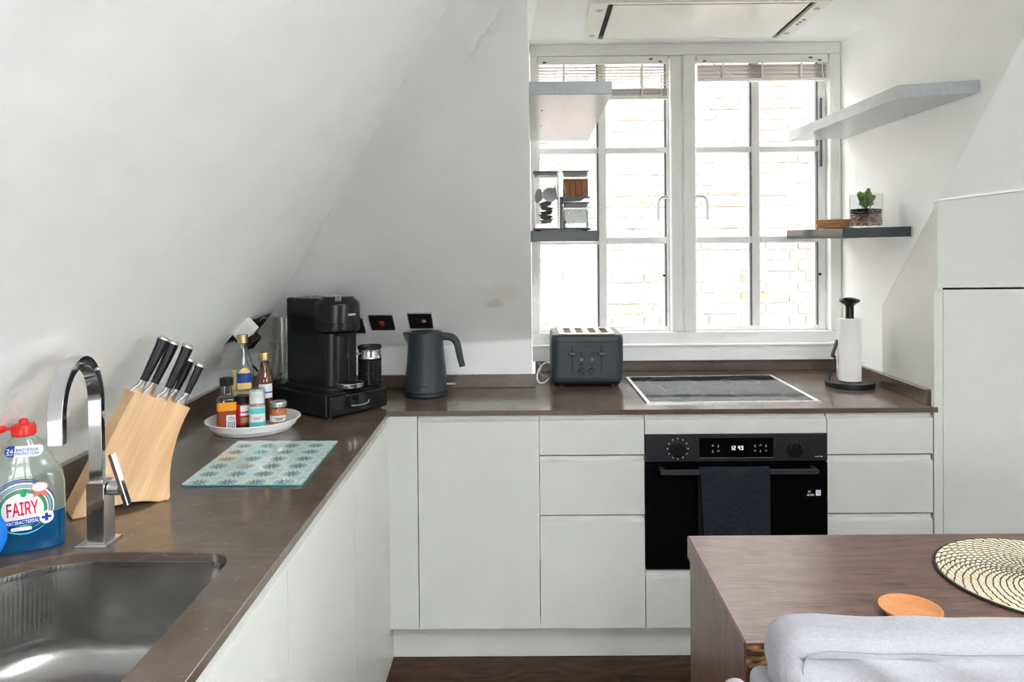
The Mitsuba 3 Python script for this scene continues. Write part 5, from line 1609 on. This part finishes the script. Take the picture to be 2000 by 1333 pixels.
# ================================================================== CANISTERS ON THE LEFT SHELF
SZ = 1.4512
cy0 = 2.672
st = thing("canister_stand", "dark stand holding the three clear canisters on the lower left shelf", "canister stand")
part(st, "base", box(0.0000, 0.2060, cy0 - .004, cy0 + .118, SZ + .003, SZ + .009, .002), "canister_dark")
for x in (.018, .188):
    for y in (cy0 + .012, cy0 + .100):
        part(st, "foot", place(lathe([(0, 0), (.006, 0), (.006, .0032), (0, .0032)], 10), x, y, SZ), "rubber_black", 30)
part(st, "upright", box(.0965, .1065, cy0 + .010, cy0 + .104, SZ + .009, SZ + .118, .001), "canister_dark")
part(st, "bracket", along_y(Polygon([(.1066, SZ + .118), (.205, SZ + .118), (.205, SZ + .1225), (.0965, SZ + .1225), (.0965, SZ + .118)]).union(Polygon([(.1066, SZ + .1182), (.188, SZ + .1182), (.172, SZ + .109), (.1066, SZ + .106)])), cy0 + .006, cy0 + .108, .0006), "canister_dark")


def canister(x0, z0, w, hh, label, group=None):
    c = thing("canister", label, "canister", group)
    y0, y1 = cy0 + .006, cy0 + .006 + w
    sq_ = rect(x0, x0 + w, y0, y1, .010, 5)
    r0 = np.array(sq_.exterior.coords)[:-1]
    if not sq_.exterior.is_ccw:
        r0 = r0[::-1]
    part(c, "glass", prism(sq_.difference(sq_.buffer(-.0022)), z0 + .0016, z0 + hh - .0125, .0005), "real_glass", 30)
    part(c, "base", prism(sq_.buffer(-.0005), z0, z0 + .0014, 0), "canister_seal", False)
    lid = part(c, "lid", prism(rect(x0 - .003, x0 + w + .003, y0 - .003, y1 + .003, .012, 5), z0 + hh - .004, z0 + hh, .0014), "canister_dark", 30)
    part(lid, "seal", prism(sq_.buffer(-.0045), z0 + hh - .0155, z0 + hh - .004, 0), "canister_seal", 30)
    return c


canister(.0025, SZ + .0092, .0895, .2070, "tall clear canister with a dark lid full of silver coffee capsules")
canister(.1085, SZ + .0092, .0920, .0940, "clear canister of white sugar, lower of the two right-hand ones")
canister(.1085, SZ + .1228, .0920, .0940, "clear canister of brown sugar blocks, upper of the two right-hand ones")
solo("white_sugar", "white sugar filling the lower right canister", "sugar", wobble(fine(box(.1114, .1976, cy0 + .0090, cy0 + .0952, SZ + .0110, SZ + .0790, .004), .012), .0012, 60), "sugar_white", 40)
for i, which in enumerate(("leftmost in", "second from the left in", "third from the left in", "rightmost in")):
    x = .1120 + i * .0214
    solo("brown_sugar_block", f"upright pressed brown sugar block, {which} the upper canister", "sugar block", box(x, x + .0204, cy0 + .0095, cy0 + .0945, SZ + .1245, SZ + .1880, .002), "sugar_brown", 30, "brown sugar blocks in the upper canister")
pod = lathe([(0, 0), (.0155, 0), (.0175, .002), (.0225, .0105), (.0265, .0125), (.0270, .0132), (.0262, .0138), (0, .0142)], 30)
pods = [(.047, .053, .003, 4, 0), (.0485, .048, .018, -6, 3), (.044, .055, .033, 8, -4), (.050, .050, .049, -9, 5), (.046, .054, .065, 12, 2), (.049, .049, .081, -14, -6)]
for i, (x, y, z, a, b_) in enumerate(pods):
    solo("coffee_capsule", f"silver coffee capsule lying flat, {('lowest', 'second lowest', 'third lowest', 'fourth lowest', 'fifth lowest', 'topmost')[i]} of the pile in the tall canister", "coffee capsule", xf(roty(rotx(pod, b_), a), frame([x, cy0 + y, SZ + .0115 + z], [1, 0, 0], [0, 1, 0], [0, 0, 1])), "pod_foil", 40, "coffee capsules in the tall canister")
for i, (x, y, z, tilt, yaw, what) in enumerate(((.058, .034, .129, 78, 10, "silver coffee capsule standing on edge and facing forward in the tall canister"), (.031, .045, .128, 84, -62, "silver coffee capsule on edge against the left side of the tall canister"),
                                               (.072, .066, .140, 84, 78, "silver coffee capsule on edge against the right side of the tall canister"))):
    solo("coffee_capsule", what, "coffee capsule", xf(rotz(rotx(pod, tilt), yaw), frame([x, cy0 + y, SZ + z], [1, 0, 0], [0, 1, 0], [0, 0, 1])), "pod_foil", 40, "coffee capsules in the tall canister")

# ================================================================== COASTERS AND PLANT ON THE RIGHT SHELF
def shelf_z(x, y):
    f = (y - 2.6) / 0.57
    za, zb = 1.4150 + f * .0065 + .0350, 1.4190 + f * .005 + .0350
    return za + (zb - za) * (x - 1.08) / .2385
cxs, cys = 1.158, 2.86
z = shelf_z(cxs, cys) + .0035
names = ("bottom", "second from the bottom", "third from the bottom", "top")
for i in range(4):
    solo("coaster", f"square wooden coaster, {names[i]} of the stack on the right shelf", "coaster", place(prism(rect(-.050, .050, -.050, .050, .004, 3), 0, .0078, .0012, both=True), cxs + .002 * math.sin(i * 2), cys, z + i * .0082, 38 + 5 * math.sin(i * 1.7)), "coaster_wood", 30, "coasters stacked on the right shelf")
gx, gy = 1.222, 2.735
z0 = shelf_z(gx, gy) + .0025
pl = thing("potted_succulent", "small artificial succulent in a clear square glass of pebbles on the right shelf", "plant")
gs = rect(-.041, .041, -.041, .041, .003, 3)
r0 = np.array(gs.exterior.coords)[:-1]
r0 = r0 if gs.exterior.is_ccw else r0[::-1]
n = len(r0)
V = np.vstack([np.column_stack([r0, np.full(n, zz_)]) for zz_ in (0.0, .122)])
j = np.arange(n)
q = (j + 1) % n
GR = 32
inner = gs.buffer(-.0022)
part(pl, "glass", place(cat(prism(gs.difference(inner), .0045, .122, .0006), prism(gs, 0.0, .0044, 0)), gx, gy, z0, GR), "real_glass", 30)
r = np.random.default_rng(11)
ico = trimesh.creation.icosphere(1, 1.0)
peb = [[] for _ in range(4)]
for lvl in range(6):
    for a in np.linspace(-.036, .036, 11):
        for b_ in np.linspace(-.036, .036, 11):
            if max(abs(a), abs(b_)) < .026:
                continue
            s_ = r.uniform(.0030, .0044)
            v = ico.vertices * [s_, s_ * .85, s_ * .7] * (1 + r.normal(0, .07, (len(ico.vertices), 1)))
            peb[int(r.integers(4))].append(M(v + [a + r.normal(0, .0006), b_ + r.normal(0, .0006), .0095 + lvl * .0068 + r.normal(0, .0008)], ico.faces))
for i in range(4):
    part(pl, "pebbles", place(cat(peb[i]), gx, gy, z0, GR), f"pebble_{i}", 60, stuff=True)
so = fine(box(-.0385, .0385, -.0385, .0385, .048, .0665, .003), .006)
part(pl, "soil", place(wobble(so, .0022, 180, 5), gx, gy, z0, GR), "soil_dark", 60)


def leaf(L, w):
    u = np.linspace(0, 1, 7)
    V = []
    for t_ in u:
        ww = w * math.sin(math.pi * min(1, t_ * .92 + .08)) ** .75
        cz = .18 * L * t_ * t_
        V += [(-ww, t_ * L, cz + .25 * ww), (0, t_ * L, cz - .10 * ww), (ww, t_ * L, cz + .25 * ww)]
    Fc = []
    for i in range(6):
        a = i * 3
        Fc += [(a, a + 1, a + 4), (a, a + 4, a + 3), (a + 1, a + 2, a + 5), (a + 1, a + 5, a + 4)]
    return M(V, Fc)


stems = [((0.0, 0.0), (0.008, -.004), .064), ((-.010, -.006), (-.027, -.004), .050), ((.010, .004), (.030, .002), .054), ((-.006, .008), (-.014, .018), .056), ((.004, -.010), (.014, -.020), .042), ((-.014, -.010), (-.034, -.016), .022), ((.012, .010), (.024, .022), .046)]
for (sx_, sy_), (ex, ey), hh in stems:
    pts = spline([(sx_, sy_, .062), (sx_ * .6 + ex * .4, sy_ * .6 + ey * .4, .062 + hh * .55), (ex, ey, .062 + hh)], 8)
    part(pl, "stem", place(tube(pts, .0018, 6), gx, gy, z0, GR), "stem_green", 60)
    for i in range(11):
        f = .26 + .74 * i / 10
        b0 = pts[min(len(pts) - 1, int(f * (len(pts) - 1)))]
        az, el = i * 137.5 + sx_ * 4000, 18 + 40 * f + r.normal(0, 8)
        lf = leaf(r.uniform(.020, .028) * (1.0 if i < 9 else .75), r.uniform(.0068, .0090))
        part(pl, "leaf", place(xf(rotz(rotx(lf, el), az), frame(b0, [1, 0, 0], [0, 1, 0], [0, 0, 1])), gx, gy, z0, GR), "leaf_green", 60)

# ================================================================== TABLE, PLACEMAT, DISH, CHAIR
TZ = 0.75
tb = thing("table", "dark brown wooden table with a thick top and full-depth side panels", "table")
part(tb, "top", box(0.3350, 1.75, 1.188, 1.6335, TZ - .048, TZ, .0012), "table_wood")
part(tb, "front_edge", box(0.3362, 1.748, 1.1862, 1.1879, TZ - .0475, TZ - .0015, .0003), "worn_edge_wood", False, label="worn lighter front edge")
part(tb, "side_panel", box(0.3390, 0.3740, 1.205, 1.632, 0.0, TZ - .0482, .001), "table_side_wood")
part(tb, "side_panel", box(1.7110, 1.7460, 1.205, 1.632, 0.0, TZ - .0482, .001), "table_side_wood")
part(tb, "side_facing", box(0.3338, 0.3349, 1.190, 1.632, TZ - .0478, TZ - .0012, .0002), "table_side_wood", False)
part(tb, "stretcher", box(0.3745, 1.7105, 1.40, 1.425, 0.35, TZ - .0482, .001), "table_side_wood")

PMX, PMY, PMR = 0.967, 1.4065, 0.190
pm = thing("placemat", "round woven straw placemat with black spiral stitching on the table", "placemat")
turns = 22
pitch = PMR / turns
nseg = 72
th = np.linspace(2 * math.pi * 0.6, 2 * math.pi * turns, nseg * turns)
rad = pitch * th / (2 * math.pi) - pitch * .5
prof = [(math.cos(a) * .47 * pitch, math.sin(a) * .0038) for a in np.linspace(0, 2 * math.pi, 9)[:-1]]
part(pm, "coil", sweep(np.column_stack([PMX + rad * np.cos(th), PMY + rad * np.sin(th), np.full(len(th), TZ + .0041)]), prof, up=(0, 0, 1)), "straw", 80)
st_ = []
for kk in range(1, turns):
    rr_ = pitch * (kk + .5)
    arms = 44 if kk > 6 else 32 if kk > 3 else 20
    for a_ in range(arms):
        jit = rng.normal(0, .006)
        pts = []
        for s_ in np.linspace(-1, 1, 6):
            q_ = min(rr_ - pitch * .5 + s_ * pitch * .56, PMR - pitch * .55)
            tt = 2 * math.pi * a_ / arms - 1.75 * (1 - q_ / PMR) + 0.3 + jit
            f_ = ((q_ + pitch * .5 - pitch * tt / (2 * math.pi)) / pitch) % 1.0          # where the coil lies under the thread
            d_ = (f_ - .0) if f_ < .5 else f_ - 1.0
            pts.append((PMX + q_ * math.cos(tt), PMY + q_ * math.sin(tt), TZ + .0042 + .0038 * math.sqrt(max(0, 1 - (d_ / .5) ** 2))))
        st_.append(tube(pts, .0010, 5))
part(pm, "stitching", cat(st_), "stitch_black", 60, label="black thread stitches in spiral rows", stuff=True)
part(pm, "edge_binding", sweep(np.array([(PMX + (PMR - .0025) * math.cos(a), PMY + (PMR - .0025) * math.sin(a), TZ + .0026) for a in np.linspace(0, 2 * math.pi, 140)[:-1]]), circle(.0025, 6), closed=True), "stitch_black", 60)
solo("shallow_dish", "small round orange-brown shallow dish on the table beside the chair", "dish", place(lathe([(0, .0003), (.034, .0003), (.042, .003), (.0490, .0105), (.0510, .0130), (.0507, .0148), (.0480, .0148), (.0455, .0125), (.038, .0072), (.030, .0055), (0, .0050)], 56), 0.6420, 1.2720, TZ), "dish_clay", 50)


def chair_back():
    x0, x1, y0, y1, z0, z1 = 0.327, 0.90, 0.985, 1.084, 0.40, 0.859
    s = mf.Manifold.sphere(0.034, 24)
    h_ = mf.Manifold.batch_hull([s.translate([x, y, z]) for x in (x0 + .034, x1 - .034) for y in (y0 + .034, y1 - .034) for z in (z0 + .034, z1 - .034)])
    h_ = h_.refine_to_length(0.011).to_mesh()
    v, f = h_.vert_properties[:, :3].astype(float), h_.tri_verts
    m = trimesh.Trimesh(v, f, process=True)
    v = np.array(m.vertices)
    nrm = m.vertex_normals
    # soft folds pulled diagonally from the corners, and a slightly sagging top
    fold = 0.0065 * np.sin((v[:, 0] * 1.0 + v[:, 2] * 1.9) * 46 + 5 * meshkit.fbm(v * 6, 2, 4)) * np.exp(-((v[:, 0] - x0) / .22) ** 2)
    fold += 0.0055 * (meshkit.fbm(v * [6, 10, 8], 3, 9) - .5) + 0.009 * (meshkit.fbm(v * [14, 22, 17], 2, 2) - .5)
    fold *= np.where(nrm[:, 2] > 0.25, 0.35, 1.0) * np.where(nrm[:, 0] < -0.4, 0.4, 1.0)
    v = v + nrm * fold[:, None]
    v[:, 2] -= 0.010 * np.clip((v[:, 0] - 0.36) / .5, 0, 1) * (v[:, 2] > .7)
    # the seam: a sunk line round the rear panel
    edge = np.minimum(np.minimum(v[:, 0] - x0, x1 - v[:, 0]), z1 - v[:, 2])
    v[:, 1] += np.where(v[:, 1] < y0 + .05, .004 * np.exp(-((edge - .030) / .006) ** 2), 0)
    return trimesh.Trimesh(v, m.faces, process=False)


ch = thing("armchair", "pale grey linen armchair seen from behind in front of the table", "chair")
cbm = chair_back()
part(ch, "backrest", cbm, "chair_linen", True)
pq = trimesh.proximity.ProximityQuery(cbm)
line = [(0.357, 0.98, z) for z in np.linspace(.45, .820, 12)] + [(0.357 + .030 * (1 - math.cos(a)), 0.98, .820 + .030 * math.sin(a)) for a in np.linspace(.1, math.pi / 2, 6)] + [(x, 0.98, .850 - .016 * max(0, (x - .40) / .5)) for x in np.linspace(.40, .868, 20)] + [(0.868, .98, z) for z in np.linspace(.82, .45, 10)]
cl, _, _ = pq.on_surface(np.array(line))
part(ch, "seam", tube(cl + np.array([0, -.0006, 0]), .0012, 6), "seam_thread", 60, label="stitched seam")
part(ch, "seat", wobble(rbox(.315, .900, 1.05, 1.53, .36, .48, .035, 20), .003, 9, 3), "chair_linen", 60)
for x0_ in (.309, .868):
    part(ch, "side_wing", wobble(rbox(x0_, x0_ + .045, 1.00, 1.09, .42, .775, .016, 18), .002, 12, 6), "chair_linen", 60)
for x in (.34, .87):
    for y in (1.02, 1.48):
        part(ch, "leg", place(lathe([(0, 0), (.014, 0), (.020, .36), (0, .37)], 16), x, y, 0), "table_side_wood", 40)
part(ch, "arm_tip", wobble(rbox(.247, .283, .965, 1.002, .58, .8085, .0165, 18), .001, 20, 8), "chair_linen", 60, label="rounded tip of the arm")
part(ch, "arm_base", rbox(.250, .335, .968, 1.03, .56, .60, .012), "chair_linen", 60)
